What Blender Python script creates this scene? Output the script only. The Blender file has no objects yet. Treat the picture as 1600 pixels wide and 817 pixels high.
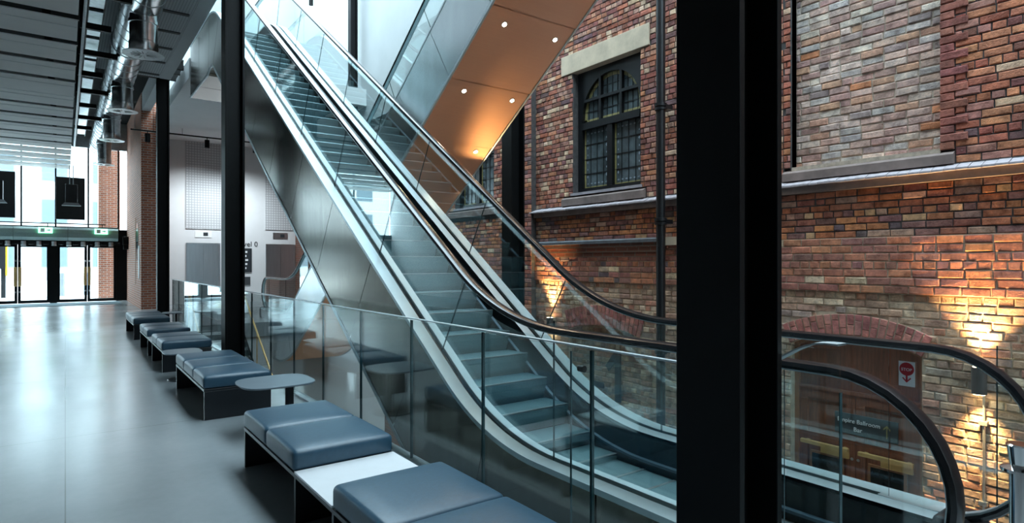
import bpy, bmesh, math, random
from mathutils import Vector, Matrix
R = random.Random(7)
sc = bpy.context.scene
COL = sc.collection

# ---------------------------------------------------------------- camera
# world axes: x = across the hall (towards the old brick wall), y = along the hall, z = up
H, F, CX, CY = 1.5, 945.0, 800.0, 408.5
ANG = math.atan2(698, 945)
S_, C_ = math.sin(ANG), math.cos(ANG)
cam = bpy.data.cameras.new('camera'); cam.sensor_width = 36; cam.lens = F / 1600 * 36
cam.clip_end = 400
camo = bpy.data.objects.new('camera', cam); COL.objects.link(camo)
camo.location = (0, 0, H); camo.rotation_euler = (math.pi / 2, 0, -ANG)
sc.camera = camo

# ---------------------------------------------------------------- sky, daylight openings, exposure
W = bpy.data.worlds.new('overcast_sky'); sc.world = W; W.use_nodes = True
bg = W.node_tree.nodes['Background']
bg.inputs[0].default_value = (0.68, 0.89, 1.0, 1); bg.inputs[1].default_value = 6.5
def portal(name, loc, rot, sx, sy):
    l = bpy.data.lights.new(name, 'AREA'); l.shape = 'RECTANGLE'; l.size = sx; l.size_y = sy
    l.cycles.is_portal = True
    o = bpy.data.objects.new(name, l); COL.objects.link(o); o.location = loc; o.rotation_euler = rot
    return o
portal('skylight_portal', (4.7, 9, 12.6), (0, 0, 0), 5.2, 29)
portal('front_window_portal', (-3.1, 27.7, 2.95), (-math.pi / 2, 0, 0), 9.6, 5.6)
vs = sc.view_settings
vs.view_transform = 'Standard'; vs.look = 'None'; vs.gamma = 1.0; vs.exposure = 0.9
try: vs.use_curve_mapping = False
except Exception: pass
cy = sc.cycles
cy.max_bounces = 8; cy.diffuse_bounces = 4; cy.glossy_bounces = 5; cy.transparent_max_bounces = 24
cy.transmission_bounces = 4; cy.caustics_reflective = False; cy.caustics_refractive = False
cy.sample_clamp_indirect = 6.0; cy.blur_glossy = 1.0

# ---------------------------------------------------------------- pixel helpers (a pixel + the plane the thing touches)
def on_s(px, py, s):
    q = (px - CX) / F; l = s * (C_ - S_ * q) / (S_ + C_ * q); Y = s * S_ + l * C_
    return l, H - (py - CY) * Y / F
def on_l(px, py, l):
    q = (px - CX) / F; s = l * (S_ + C_ * q) / (C_ - S_ * q); Y = s * S_ + l * C_
    return s, H - (py - CY) * Y / F
def ray(px, py):
    q = (px - CX) / F
    return Vector((q * C_ + S_, -q * S_ + C_, -(py - CY) / F))

# ---------------------------------------------------------------- materials
MATS = {}
def nt(name):
    m = bpy.data.materials.new(name); m.use_nodes = True
    t = m.node_tree; b = t.nodes['Principled BSDF']; MATS[name] = m
    return m, t, b
def link(t, a, b): t.links.new(a, b)
def coords(t, scale=(1, 1, 1), kind='Object'):
    tc = t.nodes.new('ShaderNodeTexCoord'); mp = t.nodes.new('ShaderNodeMapping')
    mp.inputs['Scale'].default_value = scale
    link(t, tc.outputs[kind], mp.inputs[0]); return mp.outputs[0]
def ramp(t, fac, stops):
    r = t.nodes.new('ShaderNodeValToRGB'); e = r.color_ramp.elements
    while len(e) < len(stops): e.new(0.5)
    for i, (p, c) in enumerate(stops):
        e[i].position = p; e[i].color = (*c, 1) if len(c) == 3 else c
    link(t, fac, r.inputs[0]); return r.outputs[0]
def noise(t, vec, scale, detail=4, rough=0.6):
    n = t.nodes.new('ShaderNodeTexNoise'); n.inputs['Scale'].default_value = scale
    n.inputs['Detail'].default_value = detail; n.inputs['Roughness'].default_value = rough
    link(t, vec, n.inputs['Vector']); return n.outputs['Fac']
def bump(t, b, h, strength=0.3, dist=0.01):
    n = t.nodes.new('ShaderNodeBump'); n.inputs['Strength'].default_value = strength
    n.inputs['Distance'].default_value = dist
    link(t, h, n.inputs['Height']); link(t, n.outputs[0], b.inputs['Normal'])
def plain(name, col, rough=0.5, metal=0.0, var=0.08, scale=6, bmp=0.0, spec=0.5, stretch=(1, 1, 1), coat=0.0):
    m, t, b = nt(name)
    v = coords(t, stretch); n = noise(t, v, scale)
    lo = tuple(c * (1 - var) for c in col); hi = tuple(min(1, c * (1 + var)) for c in col)
    link(t, ramp(t, n, [(0.3, lo), (0.7, hi)]), b.inputs['Base Color'])
    b.inputs['Roughness'].default_value = rough; b.inputs['Metallic'].default_value = metal
    b.inputs['Specular IOR Level'].default_value = spec; b.inputs['Coat Weight'].default_value = coat
    if bmp: bump(t, b, n, bmp, 0.01)
    return m
def emit(name, col, strength):
    m, t, b = nt(name)
    b.inputs['Base Color'].default_value = (0.02, 0.02, 0.02, 1)
    b.inputs['Emission Color'].default_value = (*col, 1); b.inputs['Emission Strength'].default_value = strength
    return m
def glass(name, tint, ior=1.45, rough=0.0):
    m = bpy.data.materials.new(name); m.use_nodes = True; t = m.node_tree; t.nodes.clear()
    o = t.nodes.new('ShaderNodeOutputMaterial'); mx = t.nodes.new('ShaderNodeMixShader')
    tr = t.nodes.new('ShaderNodeBsdfTransparent'); tr.inputs[0].default_value = (*tint, 1)
    gl = t.nodes.new('ShaderNodeBsdfGlossy'); gl.inputs['Roughness'].default_value = rough
    gl.inputs[0].default_value = (0.9, 1, 1, 1)
    fr = t.nodes.new('ShaderNodeFresnel'); fr.inputs[0].default_value = ior
    geo = t.nodes.new('ShaderNodeNewGeometry'); mt = t.nodes.new('ShaderNodeMath'); mt.operation = 'MULTIPLY_ADD'
    # rays leaving the thin sheet see the same (outside) index, so the sheet never turns into a mirror
    iv = t.nodes.new('ShaderNodeMath'); iv.operation = 'MULTIPLY_ADD'
    link(t, geo.outputs['Backfacing'], iv.inputs[0]); iv.inputs[1].default_value = 1 / ior - ior; iv.inputs[2].default_value = ior
    link(t, iv.outputs[0], fr.inputs[0])
    link(t, fr.outputs[0], mx.inputs[0]); link(t, tr.outputs[0], mx.inputs[1]); link(t, gl.outputs[0], mx.inputs[2])
    link(t, mx.outputs[0], o.inputs[0]); MATS[name] = m
    return m

# polished concrete floor with faint saw-cut joints
m, t, b = nt('concrete_floor')
v = coords(t); n1 = noise(t, v, 0.5, 3, 0.5); n2 = noise(t, v, 14, 5, 0.6)
mx = t.nodes.new('ShaderNodeMath'); mx.operation = 'MULTIPLY_ADD'; mx.inputs[1].default_value = 0.15
link(t, n2, mx.inputs[0]); link(t, n1, mx.inputs[2])
cr = ramp(t, mx.outputs[0], [(0.40, (0.25, 0.28, 0.295)), (0.62, (0.32, 0.35, 0.365)), (0.85, (0.39, 0.42, 0.435))])
bk = t.nodes.new('ShaderNodeTexBrick'); bk.offset = 0.0; bk.inputs['Scale'].default_value = 1.0
bk.inputs['Mortar Size'].default_value = 0.004; bk.inputs['Brick Width'].default_value = 3.2; bk.inputs['Row Height'].default_value = 3.2
bk.inputs['Color1'].default_value = (1, 1, 1, 1); bk.inputs['Color2'].default_value = (1, 1, 1, 1); bk.inputs['Mortar'].default_value = (0.55, 0.55, 0.55, 1)
link(t, v, bk.inputs['Vector'])
mm = t.nodes.new('ShaderNodeMix'); mm.data_type = 'RGBA'; mm.blend_type = 'MULTIPLY'; mm.inputs[0].default_value = 1
link(t, cr, mm.inputs[6]); link(t, bk.outputs[0], mm.inputs[7]); link(t, mm.outputs[2], b.inputs['Base Color'])
rr = ramp(t, n1, [(0.3, (0.21,) * 3), (0.75, (0.28,) * 3)]); link(t, rr, b.inputs['Roughness'])
b.inputs['Specular IOR Level'].default_value = 0.9

def brick_material(name, src):
    m, t, b = nt(name)
    if src == 'object':
        oi = t.nodes.new('ShaderNodeObjectInfo'); c = oi.outputs['Color']
    else:
        a = t.nodes.new('ShaderNodeAttribute'); a.attribute_name = 'tone'; c = a.outputs['Color']
    tc = t.nodes.new('ShaderNodeNewGeometry')
    n = noise(t, tc.outputs['Position'], 9, 6, 0.7); n2 = noise(t, tc.outputs['Position'], 55, 4, 0.65)
    k = ramp(t, n, [(0.30, (0.42, 0.38, 0.38)), (0.5, (0.95, 0.95, 0.95)), (0.70, (1.5, 1.45, 1.38))])
    mu = t.nodes.new('ShaderNodeMix'); mu.data_type = 'RGBA'; mu.blend_type = 'MULTIPLY'; mu.inputs[0].default_value = 1
    link(t, c, mu.inputs[6]); link(t, k, mu.inputs[7])
    sp = ramp(t, n2, [(0.62, (0, 0, 0)), (0.74, (1, 1, 1))])
    mu2 = t.nodes.new('ShaderNodeMix'); mu2.data_type = 'RGBA'; mu2.inputs[7].default_value = (0.42, 0.33, 0.28, 1)
    f = t.nodes.new('ShaderNodeMath'); f.operation = 'MULTIPLY'; f.inputs[1].default_value = 0.5
    link(t, sp, f.inputs[0]); link(t, f.outputs[0], mu2.inputs[0]); link(t, mu.outputs[2], mu2.inputs[6])
    link(t, mu2.outputs[2], b.inputs['Base Color'])
    b.inputs['Roughness'].default_value = 0.78; b.inputs['Specular IOR Level'].default_value = 0.3
    bump(t, b, n2, 0.7, 0.012)
    return m
brick_material('brick_single', 'object'); brick_material('brick_field', 'attr')
def brick_texture(name, c1, c2, mort, bw, rh, ms, swz):
    """small distant brickwork: colour only"""
    m, t, b = nt(name)
    tc = t.nodes.new('ShaderNodeTexCoord'); se = t.nodes.new('ShaderNodeSeparateXYZ'); co = t.nodes.new('ShaderNodeCombineXYZ')
    link(t, tc.outputs['Object'], se.inputs[0])
    ad = t.nodes.new('ShaderNodeMath'); link(t, se.outputs['X'], ad.inputs[0]); link(t, se.outputs['Y'], ad.inputs[1])
    link(t, ad.outputs[0], co.inputs[0]); link(t, se.outputs['Z'], co.inputs[1])
    bk = t.nodes.new('ShaderNodeTexBrick'); bk.inputs['Scale'].default_value = 1
    bk.inputs['Brick Width'].default_value = bw; bk.inputs['Row Height'].default_value = rh; bk.inputs['Mortar Size'].default_value = ms
    bk.inputs['Color1'].default_value = (*c1, 1); bk.inputs['Color2'].default_value = (*c2, 1); bk.inputs['Mortar'].default_value = (*mort, 1)
    bk.inputs['Bias'].default_value = -0.1
    link(t, co.outputs[0], bk.inputs['Vector']); link(t, bk.outputs[0], b.inputs['Base Color'])
    b.inputs['Roughness'].default_value = 0.8; bump(t, b, bk.outputs['Fac'], -0.6, 0.01)
    return m
brick_texture('brick_new', (0.38, 0.12, 0.06), (0.24, 0.075, 0.042), (0.42, 0.36, 0.31), 0.225, 0.075, 0.009, 0)
brick_texture('brick_old_far', (0.25, 0.09, 0.06), (0.15, 0.07, 0.055), (0.2, 0.16, 0.13), 0.235, 0.083, 0.01, 0)
plain('mortar_dark', (0.07, 0.065, 0.065), 0.9, var=0.35, scale=14, bmp=0.4)
plain('mortar_pale', (0.50, 0.40, 0.30), 0.9, var=0.25, scale=16, bmp=0.4)
plain('mortar_grey', (0.50, 0.41, 0.33), 0.9, var=0.25, scale=16, bmp=0.4)
plain('stone_lintel', (0.62, 0.50, 0.37), 0.8, var=0.16, scale=4, bmp=0.15)
plain('stone_sill', (0.22, 0.165, 0.15), 0.8, var=0.25, scale=5, bmp=0.2)
plain('tile_ledge', (0.42, 0.38, 0.41), 0.6, var=0.15, scale=8, bmp=0.1)
plain('slate_ledge', (0.10, 0.11, 0.125), 0.6, var=0.3, scale=8, bmp=0.2)
plain('steel_black', (0.004, 0.0045, 0.005), 0.5, var=0.2, spec=0.18)
plain('black_paint', (0.007, 0.008, 0.010), 0.35, var=0.2)
plain('black_plastic', (0.009, 0.010, 0.012), 0.45, var=0.1, spec=0.3)
plain('rubber', (0.008, 0.009, 0.011), 0.20, var=0.1, spec=0.6)
plain('leather', (0.024, 0.072, 0.115), 0.38, var=0.10, scale=40, bmp=0.06, spec=0.55)
plain('bench_black', (0.010, 0.012, 0.015), 0.30, var=0.1)
plain('table_white', (0.72, 0.74, 0.76), 0.35, var=0.03)
plain('table_grey', (0.13, 0.17, 0.20), 0.35, var=0.06)
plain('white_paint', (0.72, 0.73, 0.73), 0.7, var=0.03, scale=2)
plain('white_paint_dimmed', (0.43, 0.45, 0.455), 0.7, var=0.03, scale=2)  # same white paint, colour lowered so the skylit upper walls don't overexpose
plain('ceiling_white', (0.52, 0.54, 0.55), 0.75, var=0.04, scale=2)
plain('baffle_grey', (0.90, 0.89, 0.87), 0.9, var=0.05, scale=1.5, spec=0.1)
plain('dark_ceiling', (0.012, 0.013, 0.014), 0.95, var=0.1, spec=0.1)
plain('slot_dark', (0.03, 0.032, 0.034), 0.7)
plain('brushed_steel', (0.70, 0.70, 0.68), 0.27, metal=1.0, var=0.10, scale=5, stretch=(8, 8, 0.6))
plain('deck_steel', (0.62, 0.71, 0.74), 0.33, metal=0.35, var=0.06, scale=3)
plain('cladding_steel', (0.165, 0.15, 0.125), 0.18, metal=1.0, var=0.16, scale=2.2, stretch=(5, 5, 0.35), bmp=0.02)
plain('silver_cladding', (0.66, 0.70, 0.72), 0.26, metal=1.0, var=0.06, scale=2, stretch=(3, 3, 0.4))
cm_ = plain('copper_cladding', (1.0, 0.62, 0.42), 0.52, metal=0.8, var=0.05, scale=3, stretch=(0.6, 60, 60))
tg = cm_.node_tree.nodes.new('ShaderNodeCombineXYZ'); tg.inputs[1].default_value = -0.8365; tg.inputs[2].default_value = 0.5479   # brushed: highlights stretch along the slope
cm_.node_tree.links.new(tg.outputs[0], cm_.node_tree.nodes['Principled BSDF'].inputs['Tangent'])
cm_.node_tree.nodes['Principled BSDF'].inputs['Anisotropic'].default_value = 0.92
plain('chrome', (0.8, 0.81, 0.82), 0.12, metal=1.0, var=0.03)
plain('brass', (0.80, 0.50, 0.20), 0.35, metal=0.6, var=0.1)
plain('duct_silver', (0.66, 0.68, 0.69), 0.22, metal=1.0, var=0.2, scale=7, bmp=0.10)
plain('galvanised', (0.55, 0.60, 0.62), 0.35, metal=0.9, var=0.15, scale=12)
plain('wood', (0.26, 0.085, 0.042), 0.45, var=0.35, scale=5, stretch=(8, 8, 0.7))
plain('wood_edge', (0.36, 0.15, 0.07), 0.45, var=0.2, scale=5, stretch=(8, 8, 0.7))
plain('dark_pane', (0.012, 0.014, 0.016), 0.12, var=0.2)
plain('brush_blue', (0.06, 0.10, 0.13), 0.3, metal=0.4)
plain('lamp_grey', (0.13, 0.12, 0.115), 0.4, metal=0.3)
plain('lift_steel', (0.55, 0.57, 0.60), 0.28, metal=1.0, var=0.06, scale=3, stretch=(6, 6, 0.5))
plain('sign_dark', (0.02, 0.025, 0.03), 0.5)
plain('sign_grey', (0.05, 0.055, 0.06), 0.45)
plain('letter_white', (0.85, 0.86, 0.86), 0.6, var=0.01)
plain('letter_dark', (0.03, 0.032, 0.035), 0.6, var=0.05)
plain('red', (0.45, 0.02, 0.03), 0.5, var=0.03)
plain('lower_floor', (0.42, 0.40, 0.37), 0.5, var=0.15)
plain('pavement', (0.72, 0.72, 0.71), 0.8, var=0.1)
plain('outside_white', (0.42, 0.43, 0.44), 0.8, var=0.05)
plain('outside_pane', (0.08, 0.11, 0.13), 0.3)
plain('outside_grey', (0.16, 0.18, 0.2), 0.7, var=0.1)
plain('mat_blue', (0.10, 0.16, 0.19), 0.9, var=0.15, scale=30)
plain('lead', (0.02, 0.022, 0.025), 0.5, metal=0.3)
plain('stained_yellow', (0.34, 0.29, 0.12), 0.35, var=0.2, scale=20)
plain('stained_blue', (0.30, 0.36, 0.42), 0.3, var=0.2, scale=20)
plain('leaded_pane', (0.10, 0.125, 0.135), 0.14, var=0.5, scale=3)
plain('green_duct', (0.24, 0.33, 0.31), 0.5, metal=0.2, var=0.1, scale=30)
plain('yellow', (0.6, 0.42, 0.02), 0.5)
glass('clear_glass', (0.945, 0.985, 0.985), 1.45); glass('escalator_glass', (0.945, 0.985, 0.985), 1.85); glass('window_glass', (0.96, 0.985, 0.985))
plain('glass_edge', (0.03, 0.075, 0.085), 0.15, var=0.1)
emit('exit_green', (0.25, 1.0, 0.55), 2.2); emit('lamp_warm', (1.0, 0.72, 0.38), 14.0); emit('lamp_white', (1.0, 0.86, 0.66), 16.0)
# perforated plaster: fine grid of holes, too small to build
m, t, b = nt('perforated_white')
v = coords(t, (1, 1, 1)); se = t.nodes.new('ShaderNodeSeparateXYZ'); link(t, v, se.inputs[0])
def hole(axis, p):
    a = t.nodes.new('ShaderNodeMath'); a.operation = 'PINGPONG'; a.inputs[1].default_value = p / 2
    link(t, se.outputs[axis], a.inputs[0])
    g = t.nodes.new('ShaderNodeMath'); g.operation = 'LESS_THAN'; g.inputs[1].default_value = p * 0.15
    link(t, a.outputs[0], g.inputs[0]); return g.outputs[0]
xy = t.nodes.new('ShaderNodeMath'); link(t, se.outputs['X'], xy.inputs[0]); link(t, se.outputs['Y'], xy.inputs[1])
mxx = t.nodes.new('ShaderNodeMath'); mxx.operation = 'MAXIMUM'
link(t, hole('X', 0.09), mxx.inputs[0]); link(t, hole('Z', 0.09), mxx.inputs[1])
link(t, ramp(t, mxx.outputs[0], [(0.0, (0.62, 0.63, 0.64)), (1.0, (0.40, 0.41, 0.42))]), b.inputs['Base Color'])
b.inputs['Roughness'].default_value = 0.8
# fine perforation of the soffit over the foyer
m, t, b = nt('perforated_soffit')
v = coords(t, (1, 1, 1)); se = t.nodes.new('ShaderNodeSeparateXYZ'); link(t, v, se.inputs[0])
g1 = hole('X', 0.045)
link(t, ramp(t, g1, [(0.0, (0.54, 0.56, 0.57)), (1.0, (0.36, 0.38, 0.39))]), b.inputs['Base Color']); b.inputs['Roughness'].default_value = 0.8
# escalator treads: dark ribbed metal
m, t, b = nt('step_metal')
v = coords(t, (1, 1, 1)); se = t.nodes.new('ShaderNodeSeparateXYZ'); link(t, v, se.inputs[0])
g1 = hole('X', 0.014); n = noise(t, v, 14)
link(t, ramp(t, g1, [(0.0, (0.17, 0.275, 0.30)), (1.0, (0.075, 0.13, 0.145))]), b.inputs['Base Color'])
b.inputs['Roughness'].default_value = 0.42; b.inputs['Metallic'].default_value = 0.45
bump(t, b, g1, -0.5, 0.004)

# ---------------------------------------------------------------- mesh helpers
class MB:
    def __init__(s): s.v = []; s.f = []; s.c = []
    def add(s, vs, fs, col=None):
        o = len(s.v); s.v += [tuple(p) for p in vs]
        for f in fs: s.f.append(tuple(o + i for i in f)); s.c.append(col)
        return s
    def box(s, x0, x1, y0, y1, z0, z1):
        x0, x1 = min(x0, x1), max(x0, x1); y0, y1 = min(y0, y1), max(y0, y1); z0, z1 = min(z0, z1), max(z0, z1)
        return s.add([(x0, y0, z0), (x1, y0, z0), (x1, y1, z0), (x0, y1, z0), (x0, y0, z1), (x1, y0, z1), (x1, y1, z1), (x0, y1, z1)],
              [(0, 3, 2, 1), (4, 5, 6, 7), (0, 1, 5, 4), (1, 2, 6, 5), (2, 3, 7, 6), (3, 0, 4, 7)])
    def prism(s, pts, axis, a, b):
        """polygon pts extruded along axis from a to b; pts are the other two coordinates in x,y,z order"""
        def P(p, w):
            return {'x': (w, p[0], p[1]), 'y': (p[0], w, p[1]), 'z': (p[0], p[1], w)}[axis]
        n = len(pts)
        vs = [P(p, a) for p in pts] + [P(p, b) for p in pts]
        fs = [tuple(range(n)), tuple(range(2 * n - 1, n - 1, -1))] + [(i, (i + 1) % n + 0, (i + 1) % n + n, i + n) for i in range(n)]
        return s.add(vs, fs)
    def tube(s, path, r, n=10, cap=True, radii=None):
        path = [Vector(p) for p in path]; rings = []
        for i, p in enumerate(path):
            d = (path[min(i + 1, len(path) - 1)] - path[max(i - 1, 0)]).normalized()
            a = d.cross(Vector((0, 0, 1)));
            if a.length < 0.05: a = d.cross(Vector((0, 1, 0)))
            a.normalize(); b = d.cross(a); rr = radii[i] if radii else r
            rings.append([p + a * rr * math.cos(2 * math.pi * k / n) + b * rr * math.sin(2 * math.pi * k / n) for k in range(n)])
        vs = [q for g in rings for q in g]; fs = []
        for i in range(len(path) - 1):
            for k in range(n):
                fs.append((i * n + k, i * n + (k + 1) % n, (i + 1) * n + (k + 1) % n, (i + 1) * n + k))
        if cap: fs += [tuple(range(n - 1, -1, -1)), tuple(range((len(path) - 1) * n, len(path) * n))]
        return s.add(vs, fs)
    def cyl(s, c, r, z0, z1, n=20):
        return s.tube([(c[0], c[1], z0), (c[0], c[1], z1)], r, n)
    def lathe(s, c, prof, n=24):
        vs = []; fs = []
        for (r, z) in prof:
            vs += [(c[0] + r * math.cos(2 * math.pi * k / n), c[1] + r * math.sin(2 * math.pi * k / n), z) for k in range(n)]
        for i in range(len(prof) - 1):
            for k in range(n): fs.append((i * n + k, i * n + (k + 1) % n, (i + 1) * n + (k + 1) % n, (i + 1) * n + k))
        fs += [tuple(range(n - 1, -1, -1)), tuple(range((len(prof) - 1) * n, len(prof) * n))]
        return s.add(vs, fs)
    def strip(s, rows):
        """rows of equal length: a lofted sheet"""
        n = len(rows[0]); vs = [p for r in rows for p in r]; fs = []
        for i in range(len(rows) - 1):
            for k in range(n - 1): fs.append((i * n + k, i * n + k + 1, (i + 1) * n + k + 1, (i + 1) * n + k))
        return s.add(vs, fs)
ORG = {}
def mesh_of(mb, name, org=(0, 0, 0), smooth=False, attr=False):
    me = bpy.data.meshes.new(name)
    ox, oy, oz = org
    me.from_pydata([(x - ox, y - oy, z - oz) for x, y, z in mb.v], [], mb.f); me.validate()
    bm = bmesh.new(); bm.from_mesh(me)
    if not attr: bmesh.ops.recalc_face_normals(bm, faces=bm.faces)
    bm.to_mesh(me); bm.free()
    if smooth:
        for p in me.polygons: p.use_smooth = True
        if smooth == 'auto':
            try: me.set_sharp_from_angle(angle=math.radians(38))
            except Exception: pass
    return me
def obj(name, mb, mat, parent=None, smooth=False, bevel=0.0, label=None):
    org = ORG.get(parent, (0, 0, 0))
    o = bpy.data.objects.new(name, mesh_of(mb, name, org, smooth)); COL.objects.link(o)
    if mat: o.data.materials.append(MATS[mat])
    if parent: o.parent = parent; ORG[o] = org
    else: ORG[o] = (0, 0, 0)
    if bevel:
        md = o.modifiers.new('bevel', 'BEVEL'); md.width = bevel; md.segments = 2; md.limit_method = 'ANGLE'
        md.angle_limit = math.radians(40)
    if label: o['label'] = label
    return o
def tag(o, label, cat, group=None):
    o['label'] = label; o['category'] = cat
    if group: o['group'] = group
    return o
def struct(name, mb, mat, **k):
    o = obj(name, mb, mat, **k); o['kind'] = 'structure'; return o
def thing(name, label, cat, loc, group=None):
    o = bpy.data.objects.new(name, None); COL.objects.link(o); o.location = loc; ORG[o] = tuple(loc)
    o.empty_display_size = 0.1
    return tag(o, label, cat, group)
def sgroup(name, loc=(0, 0, 0), label=None):
    o = bpy.data.objects.new(name, None); COL.objects.link(o); o.location = loc; ORG[o] = tuple(loc); o['kind'] = 'structure'
    if label: o['label'] = label
    return o
def part(o, name, mb, mat, **k): return obj(name, mb, mat, parent=o, **k)
def text(name, body, size, mat, loc, rot, parent, ext=0.002, align='LEFT'):
    c = bpy.data.curves.new(name, 'FONT'); c.body = body; c.size = size; c.extrude = ext; c.align_x = align; c.resolution_u = 3
    tmp = bpy.data.objects.new('tmp', c); COL.objects.link(tmp)
    bpy.context.view_layer.update()
    me = bpy.data.meshes.new_from_object(tmp.evaluated_get(bpy.context.evaluated_depsgraph_get()))
    bpy.data.objects.remove(tmp)
    M = Matrix.Translation(Vector(loc) - Vector(ORG.get(parent, (0, 0, 0)))) @ Matrix.Rotation(rot[2], 4, 'Z') @ Matrix.Rotation(rot[0], 4, 'X')
    me.transform(M)
    o = bpy.data.objects.new(name, me); COL.objects.link(o); me.materials.clear(); me.materials.append(MATS[mat])
    o.parent = parent; ORG[o] = ORG.get(parent, (0, 0, 0)); o['kind'] = 'stuff'; return o
RX = (math.pi / 2, 0, 0); RS = (math.pi / 2, 0, -math.pi / 2)
def lamp(name, kind, loc, energy, col, rot=(0, 0, 0), size=0.05, spot=60, blend=0.6):
    l = bpy.data.lights.new(name, kind); l.energy = energy; l.color = col
    if kind in ('SPOT', 'POINT'): l.shadow_soft_size = size
    if kind == 'SPOT': l.spot_size = math.radians(spot); l.spot_blend = blend
    if kind == 'AREA': l.size = size
    o = bpy.data.objects.new(name, l); COL.objects.link(o); o.location = loc; o.rotation_euler = rot
    return o

# ================================================================= THE SHELL
VX = 2.18            # edge of the foyer slab towards the void
XW = 7.2             # face of the old brick wall
fl = MB().box(-8, VX, -8, 27.4, -0.35, 0)
fl.box(VX, 3.97, -8, 2.2, -0.35, 0)
fl.box(VX, 7.6, 15.7, 24.2, -0.35, 0)
struct('floor', fl, 'concrete_floor')
struct('floor_lower', MB().box(VX, 7.6, -8, 18, -4.0, -3.8), 'lower_floor')
struct('wall_under_slab', MB().box(VX - 0.25, VX - 0.02, -8, 17, -3.8, -0.35), 'white_paint')
struct('wall_under_far_slab', MB().box(VX, 7.2, 15.75, 16.0, -3.8, -0.35), 'white_paint')
struct('wall_under_landing', MB().box(VX, 3.9, 1.2, 1.4, -3.8, -0.36), 'dark_ceiling')
mt_ = obj('entrance_mat', MB().box(-4.2, 1.62, 25.4, 27.25, 0, 0.012), 'mat_blue'); tag(mt_, 'flat blue-grey entrance mat in front of the glazed doors', 'mat')

# foyer ceiling and upper walls
struct('ceiling', MB().box(-8, 2.0, -8, 27.6, 6.75, 7.0), 'dark_ceiling')
struct('wall_upper_foyer', MB().box(1.9, 2.15, -8, 16.2, 6.9, 12.5).box(1.9, 2.15, 16.2, 24, 7.0, 12.5), 'white_paint_dimmed')
struct('wall_bulkhead', MB().box(1.92, 2.15, 16.3, 22.0, 6.2, 7.05), 'ceiling_white')
sof = struct('ceiling_soffit', MB().box(0.55, 1.98, -8, 16.3, 5.8, 6.0), 'perforated_soffit')
fas = part(sof, 'fascia', MB().box(1.78, 2.0, -8, 16.3, 5.79, 6.9), 'ceiling_white')
for k in range(-9, 5):
    y = 11.85 + 1.05 * k
    part(sof, 'air_slot', MB().box(1.3, 1.74, y - 0.05, y + 0.05, 5.785, 5.81), 'slot_dark')
struct('wall_back', MB().box(-8.3, 7.8, -8.3, -8.0, -3.8, 12.5), 'white_paint')
struct('wall_left', MB().box(-8.3, -8, -8.3, 27.6, -0.3, 7.0), 'white_paint')
# roof over the void: rafters of a skylight
rf = MB()
for k in range(13): rf.box(2.1, 7.6, -5.5 + k * 2.4, -5.38 + k * 2.4, 12.3, 12.7)
rf.box(-8.3, 2.15, -8.3, 27.7, 12.4, 12.6)
struct('ceiling_skylight', rf, 'white_paint')

# baffle ceiling: wide grey planks hung across the foyer
bf = sgroup('ceiling_baffles', (0.1, 10, 4.8))
ZB = 4.8
for k in range(-9, 14):
    y = 10.2 + 1.2 * k
    w = 0.98 if k not in (3,) else 1.2
    pb = part(bf, 'ceiling_plank', MB().box(-7.5, 0.14, y, y + w, ZB, ZB + 0.012), 'baffle_grey')
    part(pb, 'edge_trim', MB().box(-7.5, 0.15, y - 0.02, y, ZB - 0.004, ZB + 0.006), 'white_paint')
    part(pb, 'centre_ridge', MB().box(-7.5, 0.13, y + 0.30, y + 0.318, ZB - 0.006, ZB), 'white_paint')
    for x in (-4.0, -0.25): part(pb, 'hanger_rod', MB().box(x - 0.01, x + 0.01, y + 0.5, y + 0.52, ZB + 0.012, 6.75), 'steel_black')
# cross beams that carry the services
for k in range(9):
    y = 9.0 + 1.55 * k
    o = obj('service_beam', MB().box(0.2, 0.62 + 0.18 * (k % 2), y, y + 0.08, 5.32, 5.42).box(0.24, 0.28, y + 0.02, y + 0.06, 5.42, 6.75), 'steel_black')
    tag(o, '%s short black steel bar beside the silver duct, counted from the camera' % ['first', 'second', 'third', 'fourth', 'fifth', 'sixth', 'seventh', 'eighth', 'ninth'][k], 'beam', 'black service bars')
tr = thing('cable_tray', 'long pale metal cable tray between the ceiling planks and the silver duct', 'cable tray', (0.42, 12, 5.7))
for k in range(12): part(tr, 'tray_section', MB().box(0.32, 0.52, 6.2 + k * 1.55, 7.55 + k * 1.55, 5.72, 5.76), 'galvanised')
part(tr, 'side_rail', MB().box(0.30, 0.32, 6, 25, 5.72, 5.80), 'steel_black'); part(tr, 'side_rail', MB().box(0.52, 0.54, 6, 25, 5.72, 5.80), 'steel_black')
for y in (8, 13, 18, 23): part(tr, 'hanger_rod', MB().box(0.41, 0.43, y, y + 0.02, 5.76, 6.75), 'steel_black')
cr_ = thing('conduit_rail', 'thin grey conduit pipe running under the cable tray', 'pipe', (0.22, 12, 5.2))
part(cr_, 'pipe', MB().tube([(0.24, 5, 5.28), (0.24, 25, 5.28)], 0.022, 8), 'galvanised')
for y in (7, 12, 17, 22): part(cr_, 'hanger_rod', MB().box(0.235, 0.245, y, y + 0.01, 5.28, 6.75), 'steel_black')

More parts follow.
